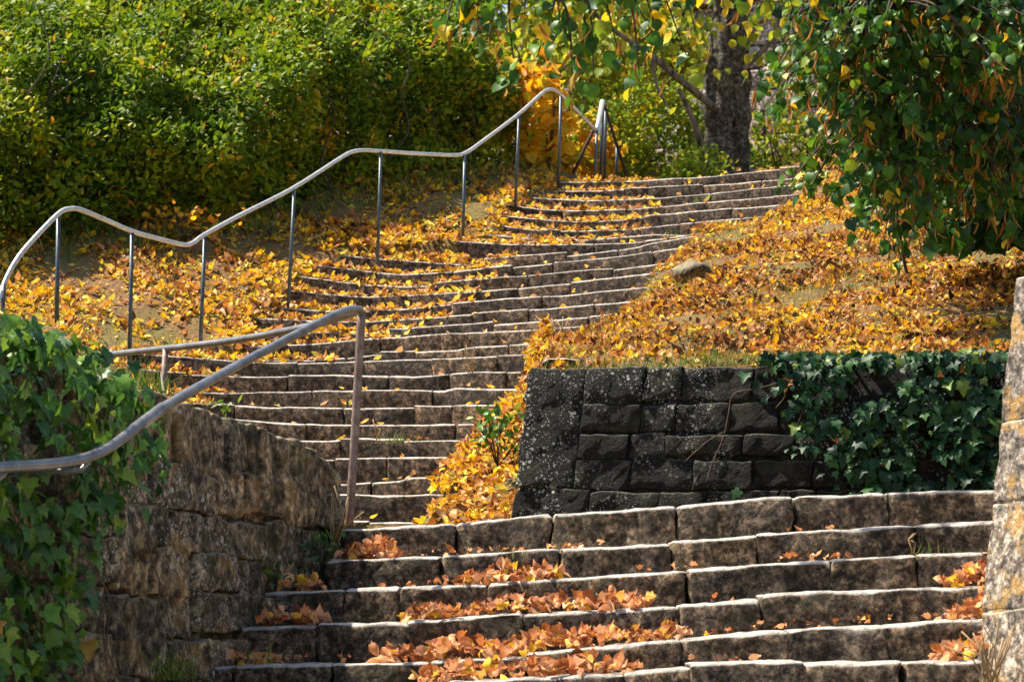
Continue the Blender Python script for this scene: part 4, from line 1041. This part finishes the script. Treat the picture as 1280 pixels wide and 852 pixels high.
def weed(label, c, n, r, size, hue, hgt, tm=SMALL, mat='weed'):
    c = Vector(c); w = thing('weed', label, 'plant', tuple(c))
    P = np.array(c) + np.stack([rng.normal(0, r, n), rng.normal(0, r * .7, n), rng.uniform(.2, 1, n) * hgt], 1)
    R = frames(rand_dirs(n) + np.array([0, -.3, .1]), np.array([0, -.4, .8]) + rng.normal(0, .4, (n, 3))); sz = rng.uniform(.7, 1.3, n) * size
    leaf_objects('leaf', P, R, sz, np.clip(rng.normal(hue, .2, n), 0, 1), tm, 'weed' + mat + str(len(tm)), M[mat], w)
    for q in range(max(2, n // 5)):
        t = Tubes(); e = Vector(P[rng.integers(0, n)]); t.add([c - Vector((0, 0, .04)), (c + e) / 2 + Vector((0, 0, .02)), e], .003, 4); t.build('stem', M['twig'], w)
weed('leafy green weed in the corner of the second lower step by the left wall', at(402, 705, 14.1), 34, .07, .055, .25, .14)
weed('small green weed at the foot of the left wall, third lower step', at(345, 735, 13.7), 22, .05, .045, .3, .12)
weed('bushy green weed among the leaves against the left end of the dark wall', at(622, 575, 17.6), 70, .10, .075, .55, .30)
weed('tiny bright green weed on a middle step behind the left wall', at(280, 512, 19.5), 9, .05, .07, .75, .06)
weed('young shoot with two long leaves near the top right of the steps', at(868, 262, 28.3), 7, .06, .11, .6, .12)
weed('yellow-leaved sapling sprouting under the hedge near the left posts', at(232, 294, 25.6), 70, .2, .05, .85, .26, LIND, 'yellow')
# dry stalks, saplings, rock
def stalks(label, c, n, h, spread):
    c = Vector(c); w = thing('dry_stalks', label, 'plant', tuple(c))
    for q in range(n):
        t = Tubes(); e = c + Vector((rng.normal(0, spread), rng.normal(0, spread * .5), h * rng.uniform(.6, 1))); t.add([c + Vector((rng.normal(0, .02), 0, -.03)), (c + e) / 2 + Vector((rng.normal(0, .02), 0, .02)), e], .0035, 4); t.build('stalk', M['drystem'], w)
stalks('pale dry stalks standing at the end of the left wall', at(418, 690, 14.2), 5, .34, .09)
stalks('bent dry stalks on the steps right of the rusty post', at(470, 548, 18.9), 4, .14, .07)
stalks('dry stalk tangle crossing a middle step', at(590, 462, 20.6), 5, .22, .08)
stalks('dry grass stalks where the hill meets the steps, above the wall corner', at(700, 430, 21.5), 9, .24, .16)
stalks('dry grass stalks at the foot of the pale parapet', at(1238, 850, 11.2), 16, .22, .10)
stalks('broken dry stalks on the second lower step at the right', at(1145, 692, 13.0), 3, .10, .02)
sp = thing('sapling', 'thin dark bare sapling stem on the hill under the linden', 'sapling', tuple(at(1140, 362, 20.3)))
t = Tubes(); t.add(smooth_path([at(1141, 368, 20.3), at(1132, 335, 20.3), at(1126, 300, 20.2), at(1120, 250, 20.0)], 4), list(np.linspace(.016, .006, 13)), 6); t.build('stem', M['twig'], sp)
t = Tubes(); t.add([at(1124, 372, 20.4), at(1122, 345, 20.4), at(1126, 315, 20.3)], .006, 5); t.build('shoot', M['twig'], sp)
def rock(name, label, c, r, mat):
    c = Vector(c); bpy_me = bpy.data.meshes.new(name); V, Fc = [], []
    nu, nv = 16, 10
    for j in range(nv + 1):
        for i in range(nu):
            th, ph = 2 * math.pi * i / nu, math.pi * j / nv
            p = Vector((math.sin(ph) * math.cos(th), math.sin(ph) * math.sin(th), math.cos(ph))); q = p + Vector(noise.noise_vector(p * 1.4 + c)) * .28 + Vector(noise.noise_vector(p * 4 + c)) * .08
            V.append(c + Vector((q.x * r[0], q.y * r[1], q.z * r[2])))
    for j in range(nv):
        for i in range(nu): Fc.append((j * nu + i, (j + 1) * nu + i, (j + 1) * nu + (i + 1) % nu, j * nu + (i + 1) % nu))
    bpy_me.from_pydata(V, [], Fc); bpy_me.update(); bpy_me.polygons.foreach_set('use_smooth', np.full(len(bpy_me.polygons), True))
    return tag(obj(name, bpy_me, mat), label, 'rock')
rock('boulder', 'mossy grey boulder half sunk in the leaves beside the steps', at(866, 342, 22.6), (.16, .14, .10), M['wall_brown'])
rock('flat_stone', 'flat grey stone slab lying at the corner above the dark wall', Vector((.30, 16.45, float(ground(np.array([.3]), np.array([16.45]))[0]) - .005)), (.13, .22, .03), M['upstep'])
print('tris', sum(sum(len(p.vertices) - 2 for p in m_.polygons) if len(m_.polygons) < 3000 else len(m_.polygons) * 2 for m_ in bpy.data.meshes), 'objects', len(bpy.data.objects))
